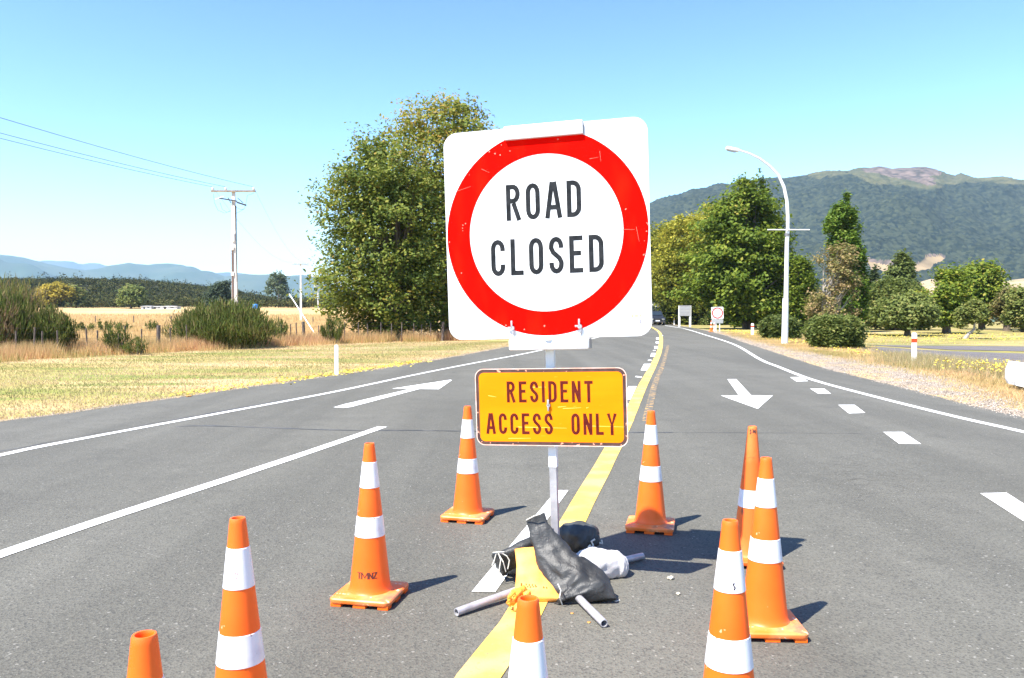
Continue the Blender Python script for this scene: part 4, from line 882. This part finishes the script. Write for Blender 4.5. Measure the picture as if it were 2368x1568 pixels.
broom(-15.3, 38.2, 2.4, 1.7, 2200, 'ragged brownish broom leaning against the left side of the largest one', tint=(.75, .2), bw=.03)
broom(-19.6, 30.6, 3.0, 2.35, 13000, 'tall dark broom thicket at the left picture edge', tint=(.66, .28), bw=.034)
broom(-17.9, 31.4, 1.9, 1.75, 7000, 'broom bush just right of the thicket at the left edge', tint=(.4, .28), bw=.03)
broom(-21.5, 34, 4.4, 2.9, 12000, 'pale broom thicket farthest left, behind the others', tint=(.72, .2), bw=.035)
broom(-15.6, 32.0, 1.3, 1.15, 1500, 'slender green broom standing before the battens between the two big clumps', tint=(.3, .2), bw=.025)
broom(-14.6, 31.6, 1.2, .8, 900, 'low broom growing right beside the slender one', tint=(.5, .2), bw=.025)
broom(-11.6, 40.6, .95, 1.25, 1300, 'small upright broom amid the battens right of the largest one', tint=(.35, .2), bw=.03)
broom(-9.25, 42.0, 1.3, 1.5, 1500, 'thin broom at the left skirt of the tall tree pair', tint=(.55, .2), bw=.03)
for i, (px, Yd, wd, h) in enumerate(((165, 60, 1.6, 1.0), (200, 58, 1.5, .9), (245, 60, 1.5, 1.1), (285, 61, 1.4, .9), (350, 60, 1.2, 1.0))):
    broom(PY(px, 745, Yd).x, Yd, wd, h, 700, ['leftmost of the low green tufts out in the dry grass', 'second low tuft in the dry grass, next to the leftmost', 'middle low tuft in the dry grass behind the slender broom', 'fourth low tuft in the dry grass, right of the middle one', 'rightmost low tuft in the dry grass beside the ragged brownish broom'][i], tint=(.3, .2), bw=.04)

# ---------------------------------------------------------------- fences
m_batten = mat('grey_batten', (.075, .055, .045), .9, (.15, .12, .10), 8)
fl = smooth_line([p for p in FENCE if 24 <= p[1] <= 92], .62)
fence = empty('wire_fence', (fl[0][0], fl[0][1], 0), 'old post and batten wire fence running along the left verge to the trees', 'fence')
f0 = Vector((fl[0][0], fl[0][1], 0)); npost = 0
for i, (x, y) in enumerate(fl):
    if y > 60: break
    thick = i % 13 == 4; h = random.uniform(.9, 1.12)+(.12 if thick else 0); l = random.gauss(0, .03); w_ = .055 if not thick else .15
    x += random.uniform(-.12, .12)
    MB().tube([(x-f0.x, y-f0.y, -.1), (x-f0.x+l, y-f0.y, h)], w_/2*1.15, 6).build('post', m_batten, fence); npost += 1
b = MB()
for z in (.35, .6, .85, 1.05): b.tube([(x-f0.x, y-f0.y-.04, z) for x, y in fl[::2]], .004, 4)
b.build('wire', m_wire, fence)
pf = empty('paddock_fence', (-38, 95, 0), 'distant thin paddock fence crossing the dry field by the middle power pole', 'fence')
for i in range(18):
    x = -16+i*4.2-22; y = 3+i*1.2; zz = float(gz(x-38+16, 95+y)); MB().tube([(x+16, y, zz-.1), (x+16, y, zz+1.1)], .06, 5).build('post', m_batten, pf)

# ---------------------------------------------------------------- grass, flowers, stones (uncountable)
def blades(name, P, h, wd, m, tint, lean=.25):
    n = len(P); a = rng.uniform(0, 2*np.pi, n); sd = np.stack([np.cos(a), np.sin(a), 0*a], 1)*(np.ones(n)*wd/2)[:, None]
    tip = P+np.stack([rng.normal(0, lean, n)*h, rng.normal(0, lean, n)*h, h*np.ones(n)], 1)
    V = np.stack([P-sd, P+sd, tip], 1).reshape(-1, 3)
    o = from_arrays(name, V, np.arange(3*n).reshape(n, 3), m, tint=tint); tag(o, kind='stuff'); return o
G_dry = leafmat('dry_grass', [(.30, .27, .09), (.52, .38, .17), (.68, .48, .24), (.58, .34, .20), (.44, .24, .16)], trans=.4, rough=.8, spec=.05)
G_grn = leafmat('short_grass', [(.14, .18, .055), (.29, .275, .115), (.46, .355, .195), (.60, .45, .28)], trans=.35, rough=.8, spec=.05)
# tall dry grass along the fence
t_ = rng.uniform(0, 1, 60000); yb = 22+t_*38; xb = interp(FENCE, yb)+rng.normal(.0, .8, len(t_))+.7*rng.uniform(-1, 1, len(t_))
k = vnoise(np.stack([xb, yb, xb*0], 1), .7) > -.28; xb, yb = xb[k], yb[k]
P = np.stack([xb, yb, np.full_like(xb, -.04)], 1); off = np.abs(xb-interp(FENCE, yb)); hh = np.clip(1.0-off*.32, .15, 1)*rng.uniform(.45, .95, len(xb))
nb = vnoise(P, .35, 5); blades('tall_dry_grass', P, hh*.85, .022, G_dry, np.clip(.48+.4*nb+rng.normal(0, .16, len(xb))-(off > 1.3)*.3, 0, 1))
# pasture grass
yb = 30+rng.uniform(0, 1, 90000)**1.5*150; xb = -yb*rng.uniform(.12, .75, len(yb)); k = xb < interp(FENCE, yb)-.6; xb, yb = xb[k], yb[k]
z = gz(xb, yb); P = np.stack([xb, yb, z], 1); nb = vnoise(P*np.array([.35, 1, 1]), .12, 9)
blades('pasture_grass', P, rng.uniform(.25, .6, len(xb)), .03+.0006*yb, G_dry, np.clip(.38+.25*nb+rng.normal(0, .07, len(xb)), .1, .62))
# mown verge blades
yb = 9+rng.uniform(0, 1, 110000)**1.3*36; u = rng.uniform(0, 1, len(yb)); xb = interp(ROAD_L, yb)+.04-u**1.2*(interp(ROAD_L, yb)-interp(FENCE, yb)+.3)
P = np.stack([xb, yb, np.full_like(xb, -.03)], 1); nb = .6*vnoise(P*np.array([.35, 1.2, 1]), .5, 2)+.4*vnoise(P, .2, 30)+.40*np.sin(u**1.2*15.5+1.1+2.2*vnoise(P, .09, 4))+.14
blades('verge_grass', P, rng.uniform(.02, .07, len(xb)), .02, G_grn, np.clip(.52+.55*nb+rng.normal(0, .12, len(xb)), 0, 1), .6)
# right verge and lawn
yb = 12+rng.uniform(0, 1, 90000)**1.4*50; xb = interp(GR, yb)-.9*rng.uniform(0, 1, len(yb))**3+rng.exponential(2.0, len(yb))
k = ~((xb > interp([(15.3, 24), (14.6, 27.5), (15, 33), (17.3, 38.4)], yb)) & (yb > 23.5) & (yb < 41)) & ~((yb <= 23.5) & (xb > 18-(yb-22)*6+6)); xb, yb = xb[k], yb[k]
P = np.stack([xb, yb, np.full_like(xb, -.035)], 1); nb = vnoise(P, .45, 12)
blades('roadside_grass', P, rng.uniform(.03, .14, len(xb)), .018, G_dry, np.clip(.35+.5*nb+rng.normal(0, .12, len(xb)), 0, .9), .5)
yb = rng.uniform(24, 30, 5000); xb = interp(GR, yb)+.9+rng.normal(.9, .5, len(yb)); P = np.stack([xb, yb, np.full_like(xb, -.03)], 1)
yb2 = rng.uniform(17, 27, 9000); P = np.concatenate([P, np.stack([13.2+rng.normal(0, .9, 9000)-(yb2-23)*.05, yb2, np.full(9000, -.03)], 1)])
blades('weedy_grass', P, rng.uniform(.12, .38, len(P)), .012, G_grn, np.clip(rng.normal(.55, .25, len(P)), 0, 1), .3)
# yellow flowers
m_flow = mat('yellow_flowers', (.72, .56, .05), .6)
pts = []
def fl_band(n, ys_, fx, sx, zr):
    y = rng.uniform(*ys_, n); x = fx(y)+rng.normal(0, sx, n); pts.append(np.stack([x, y, rng.uniform(*zr, n)], 1))
fl_band(420, (16.5, 24), lambda y: 12.9+(23-y)*.12+0*y, .75, (.08, .30))
fl_band(420, (20.5, 22.8), lambda y: 13.6+0*y, .9, (.15, .34))
fl_band(1100, (28, 70), lambda y: interp(GR, y)+1.7, .5, (.0, .12))
fl_band(1000, (42, 62), lambda y: 24+(y-42)*.3+0*y, 7, (.0, .08))
fl_band(1300, (46, 58), lambda y: 30+0*y, 8, (.0, .08))
fl_band(900, (16, 27), lambda y: interp(ROAD_L, y)-.35, .22, (-.02, .04))
P = np.concatenate(pts); P = P[(P[:, 0] < 0) | (P[:, 0] > interp(GR, P[:, 1])+.15)]; k = ~((P[:, 0] > 15) & (P[:, 1] > 24) & (P[:, 1] < 41)); P = P[k]
V, Fq = leaf_quads(P, .045+.0006*P[:, 1], up=1.5, asp=1); tag(from_arrays('yellow_flowers', V, Fq, m_flow), kind='stuff')
# loose stones
def stones(name, P, r_, m):
    o8 = np.array([(1, 0, 0), (0, 1, 0), (-1, 0, 0), (0, -1, 0), (0, 0, .7), (0, 0, -.5)], float); n = len(P)
    V = (P[:, None, :]+o8[None]*r_[:, None, None]*rng.uniform(.6, 1.3, (n, 6, 1))).reshape(-1, 3)
    f = np.array([(0, 1, 4), (1, 2, 4), (2, 3, 4), (3, 0, 4), (1, 0, 5), (2, 1, 5), (3, 2, 5), (0, 3, 5)])
    Fq = (f[None]+np.arange(n)[:, None, None]*6).reshape(-1, 3)
    return tag(from_arrays(name, V, Fq, m, tint=np.repeat(rng.uniform(0, 1, n), 8)), kind='stuff')
G_stone = leafmat('stones', [(.16, .13, .105), (.27, .225, .18), (.38, .32, .26), (.52, .45, .38)], trans=0, rough=.9)
yb = 11+rng.uniform(0, 1, 26000)**1.6*60; u = rng.beta(1.3, 1.5, len(yb)); xb = interp(ROAD_R, yb)-.15+u*(interp(GR, yb)-interp(ROAD_R, yb)+.6)
P = np.stack([xb, yb, np.full_like(xb, -.005)], 1); stones('loose_gravel', P, rng.uniform(.006, .022, len(xb)), G_stone)
yb = 8+rng.uniform(0, 1, 5000)*30; xb = interp(ROAD_L, yb)-.1+rng.normal(0, .09, len(yb)); stones('loose_gravel', np.stack([xb, yb, np.full_like(xb, -.005)], 1), rng.uniform(.005, .014, len(xb)), G_stone)
yb = 2+rng.uniform(0, 1, 1500)**1.2*16; xb = rng.uniform(-5, 6.5, 1500); stones('road_grit', np.stack([xb, yb, np.full_like(xb, .002)], 1), rng.uniform(.0015, .0035, 1500), G_stone)

# ---------------------------------------------------------------- distant roadside things
m_back = mat('sign_back_aluminium', (.36, .37, .38), .6, (.31, .32, .33), 4)
def sgn(x, Yd): return PY(x, 740, Yd).x
sv = empty('service_sign', (sgn(1583, 88), 88, -.03), 'white board with thin lines on two posts, left of the far round sign', 'road sign', 'distant roadside furniture')
k = 88/1875
for px in (1571, 1596): MB().box(((px-1583)*k, 0, PY(0, 706, 88).z/2), (.2, .12, PY(0, 706, 88).z)).build('post', m_post, sv)
zt, zb_ = PY(0, 706, 88).z, PY(0, 730, 88).z
MB().box((0, -.09, (zt+zb_)/2), (26*k, .03, zt-zb_), bev=.01).build('board', m_back, sv)
b = MB()
for f in (.12, .37, .66, .95): b.box((0, -.107, zb_+(zt-zb_)*f), (22*k, .006, .07))
b.build('rail_line', m_stk2, sv)
fs = empty('restriction_sign', (sgn(1659, 67.5), 67.5, -.03), 'small distant square sign with a thin red ring and grey plate below, on a stand', 'road sign', 'distant roadside furniture')
k = 67.5/1875
zc = PY(0, 723, 67.5).z
pn = MB().prism(rrect(28*k, 28*k, .08), 0, .01).build('sign_panel', m_wsign, fs, loc=(0, 0, zc), rot=(0, R(-2), 0))
annulus(12.8*k, 10.5*k, -.002, .004, 48).build('red_ring', m_red, pn)
MB().prism(rrect(27*k, 9*k, .03), 0, .01).build('lower_plate', m_back, fs, loc=(0, 0, zc-19.2*k))
for x in (-.1, .2): MB().box((x, .05, (zc-.4)/2), (.06, .06, zc-.4)).build('leg', m_post, fs)
# cars
m_cblk = mat('dark_car_paint', (.018, .022, .030), .25); m_glass = mat('car_glass', (.02, .03, .04), .08); m_tyre = mat('tyre', (.02, .02, .02), .9); m_chrome = mat('chrome', (.75, .75, .75), .2, metal=.9)
def car(x, y, L_, W_, Hh, paint, label, name, van=False, rz=0):
    t = empty(name, (x, y, 0), label, 'van' if van else 'car', 'vehicles on the road', rz)
    h0 = .32
    if van: pr = [(0, h0), (0, .95), (.15, 1.05), (.9, Hh*.93), (1.3, Hh), (L_, Hh), (L_, h0)]
    else: pr = [(0, h0), (0, .8), (.08, .95), (1.15, 1.02), (1.95, Hh*.97), (2.3, Hh), (L_-.5, Hh), (L_-.1, 1.0), (L_, .9), (L_, h0)]
    b = MB(); a = [b.b.verts.new((-W_/2+(.12 if z > 1.1 else 0), y_, z)) for y_, z in pr]; c = [b.b.verts.new((W_/2-(.12 if z > 1.1 else 0), y_, z)) for y_, z in pr]; n = len(pr)
    b.b.faces.new(a); b.b.faces.new(c[::-1])
    for i in range(n): b.b.faces.new((a[(i+1) % n], a[i], c[i], c[(i+1) % n]))
    b.build('body', paint, t)
    ang = math.atan2(Hh*.93-1.1, .7)
    MB().box((0, .52 if van else 1.52, (1.1+Hh)/2-.03), (W_*.78, .02, (Hh-1.1)*.85 if not van else 1.0), rot=Matrix.Rotation(R(-35 if van else -50), 3, 'X')).build('windscreen', m_glass, t)
    for s_ in (-1, 1):
        MB().box((s_*W_*.36, -.01, .72), (.32, .05, .18), bev=.02).build('headlight', m_chrome, t)
        for yw in (.85, L_-.9):
            wl = MB().tube([(s_*(W_/2-.1)-.11, yw, .34), (s_*(W_/2-.1)+.11, yw, .34)], .34, 18).build('wheel', m_tyre, t, smooth=True)
            MB().tube([(s_*(W_/2-.1)-.12, yw, .34), (s_*(W_/2-.1)+.12, yw, .34)], .19, 12).build('rim', m_chrome, wl)
    MB().box((0, -.03, .55), (.5, .03, .13)).build('number_plate', m_wsign, t)
    MB().box((0, -.02, .75), (.7, .04, .14)).build('grille', m_dark, t)
    MB().box((0, -.06, .40), (W_*.96, .16, .16), bev=.03).build('bumper', m_dark, t)
car(17.25, 96, 4.6, 1.85, 1.75, m_cblk, 'dark four wheel drive approaching, half hidden by the sign edge', 'oncoming_car')
car(18.1, 103, 5.5, 2.0, 2.75, m_back, 'tall grey white van following behind the dark car', 'white_van', True)
# white painted rock at the right edge
bm = bmesh.new(); bmesh.ops.create_cube(bm, size=1); bmesh.ops.subdivide_edges(bm, edges=bm.edges, cuts=9, use_grid_fill=True)
for v in bm.verts:
    c = v.co.copy(); u_ = c.normalized()*.62; v.co = c.lerp(u_, .13)
    v.co.x *= 1.5; v.co.y *= .55; v.co.z *= .50
    v.co.z += .08*(v.co.x < -.45)-.10*max(0, -v.co.z)*(v.co.x+.2)
    v.co += v.co.normalized()*.05*fbm(v.co, 3.5, 4)
    if v.co.x < -.35 and v.co.z < 0: v.co.x += (-v.co.z)*.35
mm = MB(); mm.b.free(); mm.b = bm
rk = mm.build('painted_rock', mat('whitewashed_rock', (.78, .76, .73), .8, (.5, .46, .42), 6, .62, .72, .5, 20, layers=(((.3, .25, .2), 18, .7, .74, 4),)), smooth=True, loc=(11.25, 16.95, .17), rot=(0, R(8), R(-14)))
tag(rk, 'whitewashed boulder cut by the right picture edge beside the yellow flowers', 'rock')
# farm sheds and gear at the far side of the pasture
m_shed = mat('pale_iron', (.62, .64, .66), .6, (.45, .45, .47), 1.2); m_sroof = mat('grey_roof', (.40, .42, .44), .6); m_redw = mat('red_wall', (.28, .03, .025), .7); m_teal = mat('teal_wall', (.05, .33, .33), .6)
def shed(px, Yd, wd, h, d, wall, roof, label, name='farm_shed', z=None, xoff=0, door=True, group=None):
    x = PY(px, 710, Yd).x; z = float(gz(x, Yd)) if z is None else z
    t = empty(name, (x, Yd, z), label, 'shed', group)
    MB().box((0, 0, h/2), (wd, d, h)).build('wall', wall, t)
    b = MB(); b.prism([(-wd/2-.2, h+.002), (wd/2+.2, h+.002), (wd/2+.2, h+.1), (0, h+h*.28), (-wd/2-.2, h+.1)], -d/2-.2, d/2+.2); b.build('roof', roof, t)
    if door: MB().box((-wd*.2, -d/2-.02, h*.4), (wd*.16, .05, h*.8)).build('door', m_dark, t); MB().box((wd*.22, -d/2-.02, h*.55), (wd*.2, .05, h*.3)).build('window', m_glass, t)
    return t
shed(343, 246, 3.0, .8, 3, m_shed, m_sroof, 'leftmost low pale shed at the far edge of the pasture', group='sheds at the pasture edge')
shed(368, 247, 3.2, .7, 3, m_sroof, m_shed, 'middle low grey shed with pale roof at the far edge of the pasture', group='sheds at the pasture edge')
shed(394, 245, 5.0, .75, 3, m_shed, m_shed, 'rightmost white shed, left of the largest broom', group='sheds at the pasture edge')
wt = MB().lathe([(0, 0), (.8, 0), (.85, .1), (.85, 1.2), (.8, 1.3), (0, 1.5)], 18, (0, 0, 0)).build('water_tank', mat('blue_plastic', (.03, .20, .55), .5), loc=(PY(590, 712, 240).x, 240, float(gz(-76, 240)))); tag(wt, 'small bright blue tank far out in the pasture', 'tank')
shed(2182, 120, 5, 2.0, 4, m_redw, m_shed, 'dark red hut with white roof behind the straight trunked tree', 'park_hut', 0, group='buildings behind the park')
shed(2376, 100, 3, 2.2, 3, m_teal, m_sroof, 'teal hut at the right picture edge behind the trees', 'park_hut', 0, group='buildings behind the park', door=False)
shed(2000, 130, 6, 2.2, 4, m_shed, m_shed, 'white hut glimpsed behind the poplar foot', 'park_hut', 0, group='buildings behind the park')
mf = empty('mesh_fence', (PY(2285, 755, 128).x, 128, 0), 'pale green mesh fence with white posts beyond the park lawn', 'fence')
MB().box((0, 0, .9), (18, .05, 1.8)).build('mesh_panel', mat('green_mesh', (.16, .24, .19), .8), mf)
for i in range(7): MB().box((-9+i*3, -.1, 1.0), (.16, .12, 2.0)).build('post', m_post, mf)
bt_ = MB().box((0, 0, .22), (2.0, .35, .07), bev=.01).box((0, .14, .5), (2.0, .05, .3)).box((-.8, 0, .1), (.08, .3, .2)).box((.8, 0, .1), (.08, .3, .2)).build('park_bench', m_wood, loc=(PY(2340, 760, 86).x, 86, -.03)); tag(bt_, 'low bench on the lawn near the right picture edge', 'bench')

# ---------------------------------------------------------------- hills and the far scrub
def hill(name, prof, Yb, Yr, m, nu=300, nv=60, rough=0, rsc=.01, power=.8, back=True, canopy=None, seed=0, cover=None, base_z=-2.0):
    """prof: (px, py) skyline seen at ridge distance Yr; the slope runs down to Yb towards the camera"""
    pxs = np.linspace(prof[0][0], prof[-1][0], nu); pys = np.interp(pxs, [p[0] for p in prof], [p[1] for p in prof])
    rx = (pxs-1184)/1875*Yr; rz = np.array([PY(0, float(py), Yr).z for py in pys]); V = np.zeros((nv, nu, 3)); cov = np.zeros((nv, nu))
    for j in range(nv):
        v = j/(nv-1); vv = min(1, v/.93); yv_ = Yb+(Yr-Yb)*vv+(v > .93)*(v-.93)/.07*(Yr-Yb)*.4
        hz = CAM_H+(rz-CAM_H)*(yv_/Yr if v <= .93 else 1)*(np.sin(vv*np.pi/2)**power)
        if v > .93: hz = rz*(1-.5*((v-.93)/.07))
        fall = (1-vv*.9) if vv < 1 else 0
        for i in range(nu):
            x = rx[i]*(.80+.20*vv) if False else rx[i]*(yv_/Yr); g = fbm((x*rsc+seed, yv_*rsc, 0), 1, 4)*rough*(4*vv*(1-vv)*.9+.1*(vv < 1))
            z = hz[i]+g
            if vv < .02: z = base_z
            V[j, i] = (x, yv_, z)
    if cover is not None: cov = cover(V)
    if canopy:
        cs_, ch = canopy
        for j in range(nv):
            for i in range(nu):
                if cov[j, i] < .5:
                    p = V[j, i]; d_ = noise.voronoi(Vector((p[0]/cs_, p[1]/cs_*.8, p[2]/cs_*.8)))[0][0]
                    V[j, i, 2] += ch*(1-min(d_, 1)**2*1.2)*(.7+.6*noise.noise(Vector(p)/cs_/3))
    idx = np.arange(nu*nv).reshape(nv, nu)
    Fq = np.stack([idx[:-1, :-1].ravel(), idx[:-1, 1:].ravel(), idx[1:, 1:].ravel(), idx[1:, :-1].ravel()], 1)
    fc = (cov[:-1, :-1]+cov[1:, 1:]).ravel()/2
    o = from_arrays(name, V.reshape(-1, 3), Fq, m, tint=fc, smooth=True); return tag(o, kind='structure')
m_fhill = mat('blue_ranges', (.045, .07, .03), .95, (.07, .09, .045), .004, .4, .6, spec=.05)
hill('hills', [(-1400, 560), (-700, 575), (-200, 560), (0, 590), (60, 598), (110, 612), (180, 622), (240, 627), (300, 622), (345, 626), (400, 622), (430, 623), (470, 633), (520, 648), (580, 655), (630, 656), (680, 655), (735, 662), (800, 690), (1000, 670), (1300, 690), (1600, 660), (2100, 600), (2700, 580), (3400, 600)], 4200, 6800, m_fhill, 620, 34, rough=160, rsc=.0012, seed=3)
hill('hills', [(-1500, 590), (-300, 600), (60, 615), (112, 606), (135, 603), (170, 604), (190, 612), (210, 608), (230, 610), (262, 620), (330, 640), (420, 660), (500, 636), (530, 634), (560, 640), (600, 648), (700, 680), (1200, 700), (2000, 650), (3300, 610)], 8200, 10200, m_fhill, 420, 26, rough=160, rsc=.001, seed=9)
# the bush clad mountain on the right
m_mtn = bpy.data.materials.new('bush_clad_mountain'); m_mtn.use_nodes = True
n = m_mtn.node_tree.nodes; L = m_mtn.node_tree.links; bs = n['Principled BSDF']; bs.inputs['Roughness'].default_value = .95; bs.inputs['Specular IOR Level'].default_value = .05
tc = n.new('ShaderNodeTexCoord'); at_ = n.new('ShaderNodeAttribute'); at_.attribute_name = 'tint'
def nz(sc, d=4):
    t = n.new('ShaderNodeTexNoise'); t.inputs['Scale'].default_value = sc; t.inputs['Detail'].default_value = d; L.new(tc.outputs['Object'], t.inputs[0]); return t.outputs[0]
def vor(sc):
    t = n.new('ShaderNodeTexVoronoi'); t.inputs['Scale'].default_value = sc; L.new(tc.outputs['Object'], t.inputs[0]); h = n.new('ShaderNodeSeparateColor'); L.new(t.outputs['Color'], h.inputs[0]); return h.outputs[0]
def rp(src, cols):
    r = n.new('ShaderNodeValToRGB'); L.new(src, r.inputs[0]); e = r.color_ramp.elements
    for i, (p, c) in enumerate(cols):
        el = e[i] if i < 2 else e.new(p); el.position = p; el.color = (*c, 1)
    return r.outputs[0]
fcol = rp(vor(.15), [(.1, (.009, .015, .010)), (.95, (.043, .051, .027))])
rock = rp(nz(.045, 9), [(.38, (.05, .042, .032)), (.62, (.17, .125, .10))])
tan = rp(nz(.02, 5), [(.35, (.19, .14, .075)), (.65, (.31, .225, .125))])
scrub = rp(nz(.04, 5), [(.35, (.05, .055, .025)), (.65, (.10, .095, .045))])
def mixc(fac, a, c):
    x = n.new('ShaderNodeMix'); x.data_type = 'RGBA'; L.new(fac, x.inputs[0]); L.new(a, x.inputs[6]); L.new(c, x.inputs[7]); return x.outputs[2]
def step(lo, hi):
    r = n.new('ShaderNodeMapRange'); r.inputs[1].default_value = lo; r.inputs[2].default_value = hi; L.new(at_.outputs['Fac'], r.inputs[0]); return r.outputs[0]
c1 = mixc(step(.1, .2), fcol, scrub); c2 = mixc(step(.4, .45), c1, rock); c3 = mixc(step(.8, .85), c2, tan); L.new(c3, bs.inputs['Base Color'])
def in_poly(px, py, poly):
    res = np.zeros(px.shape, bool); j = len(poly)-1
    for i in range(len(poly)):
        xi, yi = poly[i]; xj, yj = poly[j]
        res ^= ((yi > py) != (yj > py)) & (px < (xj-xi)*(py-yi)/(yj-yi+1e-9)+xi); j = i
    return res
def mcover(V):
    x = V[..., 0]/V[..., 1]*1875+1184; y = 720-(V[..., 2]-CAM_H)/V[..., 1]*1875
    jx = np.array([[24*noise.noise(Vector((p[0]*.02, p[1]*.02, p[2]*.02))) for p in r_] for r_ in V]); x = x+jx; y = y+jx*.35
    c = np.zeros(x.shape)
    c[in_poly(x, y, [(1850, 410), (1900, 420), (1960, 405), (2010, 430), (2120, 440), (2250, 425), (2370, 432), (2480, 440), (2480, 350), (1850, 350)])] = .3
    c[in_poly(x, y, [(2012, 350), (2172, 350), (2180, 396), (2160, 402), (2152, 424), (2130, 428), (2085, 420), (2035, 408), (1985, 399)])] = .6
    c[in_poly(x, y, [(2108, 612), (2170, 590), (2180, 598), (2160, 616), (2145, 628), (2075, 640), (2010, 625), (2012, 606), (2060, 612)])] = 1
    return c
# profile v-distribution puts most rows where the slope is seen
mt_ = hill('mountain', [(1150, 640), (1300, 560), (1400, 520), (1504, 475), (1545, 458), (1600, 442), (1675, 429), (1805, 419), (1860, 406), (1908, 398), (1957, 400), (1983, 393), (2027, 388), (2060, 393), (2134, 384), (2157, 388), (2183, 401), (2203, 405), (2216, 401), (2253, 413), (2367, 424), (2500, 440), (2700, 480), (2900, 560), (3000, 640)], 1050, 2300, m_mtn, 760, 380, rough=46, rsc=.0045, power=1.0, canopy=(8, 6.5), seed=5, cover=mcover)
m_tan = mat('tan_hillside', (.40, .29, .165), .95, (.28, .21, .11), .02, .4, .62, layers=(((.16, .17, .06), .012, .58, .66, 5),))
hill('hills', [(1880, 720), (1940, 670), (2000, 640), (2050, 655), (2100, 662), (2150, 648), (2200, 652), (2240, 660), (2290, 655), (2330, 648), (2400, 640), (2600, 620), (2900, 650), (3000, 715)], 560, 900, m_tan, 200, 40, rough=6, rsc=.01, seed=15)
# scrub covered hill beyond the pasture
m_fl = leafmat('scrub_leaves', [(.014, .020, .008), (.035, .042, .014), (.065, .070, .024), (.095, .085, .030), (.06, .085, .035)], trans=.15, spec=.02, rough=.9)
def scrub_h(x, y): return np.asarray(gz(x, y))+12.5*ss(255, 420, y)*ss(-95, -205, x)
xs_ = np.linspace(-420, -20, 90); ys_ = np.linspace(238, 520, 60); X, Y = np.meshgrid(xs_, ys_); Z = scrub_h(X, Y)-.3; idx = np.arange(X.size).reshape(X.shape)
tag(from_arrays('hills', np.stack([X.ravel(), Y.ravel(), Z.ravel()], 1), np.stack([idx[:-1, :-1].ravel(), idx[:-1, 1:].ravel(), idx[1:, 1:].ravel(), idx[1:, :-1].ravel()], 1), mat('scrub_floor', (.05, .05, .02), .95), smooth=True), kind='structure')
nt_ = 5200; y = 250+rng.uniform(0, 1, nt_)**.9*230; x = -y*rng.uniform(.13, .72, nt_); edge = 252+7*np.sin(x*.05)
ok = y > edge; x, y = x[ok], y[ok]; r_ = rng.uniform(1.1, 2.3, len(x)); z = scrub_h(x, y); per = 40; hf = np.where(rng.uniform(0, 1, len(x)) < .05, 2.2, 1)
# only the scrub that faces the pasture or the skyline matters for density
cid = np.repeat(np.arange(len(x)), per); d = unit(len(cid)); d[:, 2] = np.abs(d[:, 2]); rad = rng.uniform(.55, 1.05, len(cid))
P = np.stack([x[cid]+d[:, 0]*r_[cid]*rad, y[cid]+d[:, 1]*r_[cid]*rad, z[cid]+.3+d[:, 2]*r_[cid]*rad*1.25*hf[cid]], 1)
V, Fq = leaf_quads(P, .75); tag(from_arrays('far_scrub', V, Fq, m_fl, tint=np.clip(rng.normal(.48, .22, len(x))[cid]+rng.normal(0, .12, len(cid)), 0, 1)), kind='stuff')
# darker belt of trees behind the pasture right of the power pole
nt_ = 420; y = rng.uniform(330, 420, nt_); x = (rng.uniform(540, 1500, nt_)-1184)/1875*y; r_ = rng.uniform(2, 4.2, nt_); per = 50
cid = np.repeat(np.arange(nt_), per); d = unit(len(cid)); d[:, 2] = np.abs(d[:, 2])
hf = np.where(rng.uniform(0, 1, nt_) < .12, 2.1, 1.2); P = np.stack([x[cid]+d[:, 0]*r_[cid], y[cid]+d[:, 1]*r_[cid], gz(x, y)[cid]-.5+d[:, 2]*r_[cid]*hf[cid]], 1)
V, Fq = leaf_quads(P, 1.1); tag(from_arrays('far_trees', V, Fq, m_fl, tint=np.clip(rng.normal(.3, .2, nt_)[cid]+rng.normal(0, .1, len(cid)), 0, 1)), kind='stuff')
# far hedge behind the park on the right
nt_ = 700; y = rng.uniform(150, 330, nt_); x = (rng.uniform(1480, 2600, nt_)-1184)/1875*y; r_ = rng.uniform(2, 4.5, nt_); per = 46
cid = np.repeat(np.arange(nt_), per); d = unit(len(cid)); d[:, 2] = np.abs(d[:, 2]); P = np.stack([x[cid]+d[:, 0]*r_[cid], y[cid]+d[:, 1]*r_[cid], -.3+d[:, 2]*r_[cid]*1.25], 1)
V, Fq = leaf_quads(P, .9); tag(from_arrays('far_trees', V, Fq, m_fl, tint=np.clip(rng.normal(.5, .2, nt_)[cid]+rng.normal(0, .1, len(cid)), 0, 1)), kind='stuff')

# ---------------------------------------------------------------- haze
hm = bpy.data.materials.new('haze'); hm.use_nodes = True; n = hm.node_tree.nodes; n.clear()
pv = n.new('ShaderNodeVolumePrincipled'); pv.inputs['Color'].default_value = (.50, .74, 1, 1); pv.inputs['Density'].default_value = .85e-4; pv.inputs['Anisotropy'].default_value = .0
o_ = n.new('ShaderNodeOutputMaterial'); hm.node_tree.links.new(pv.outputs[0], o_.inputs['Volume'])
HAZE = True
if HAZE:
    b = MB(); b.box((0, 6000, 380), (27000, 14000, 766)); hz = b.build('haze', hm); tag(hz, kind='stuff')
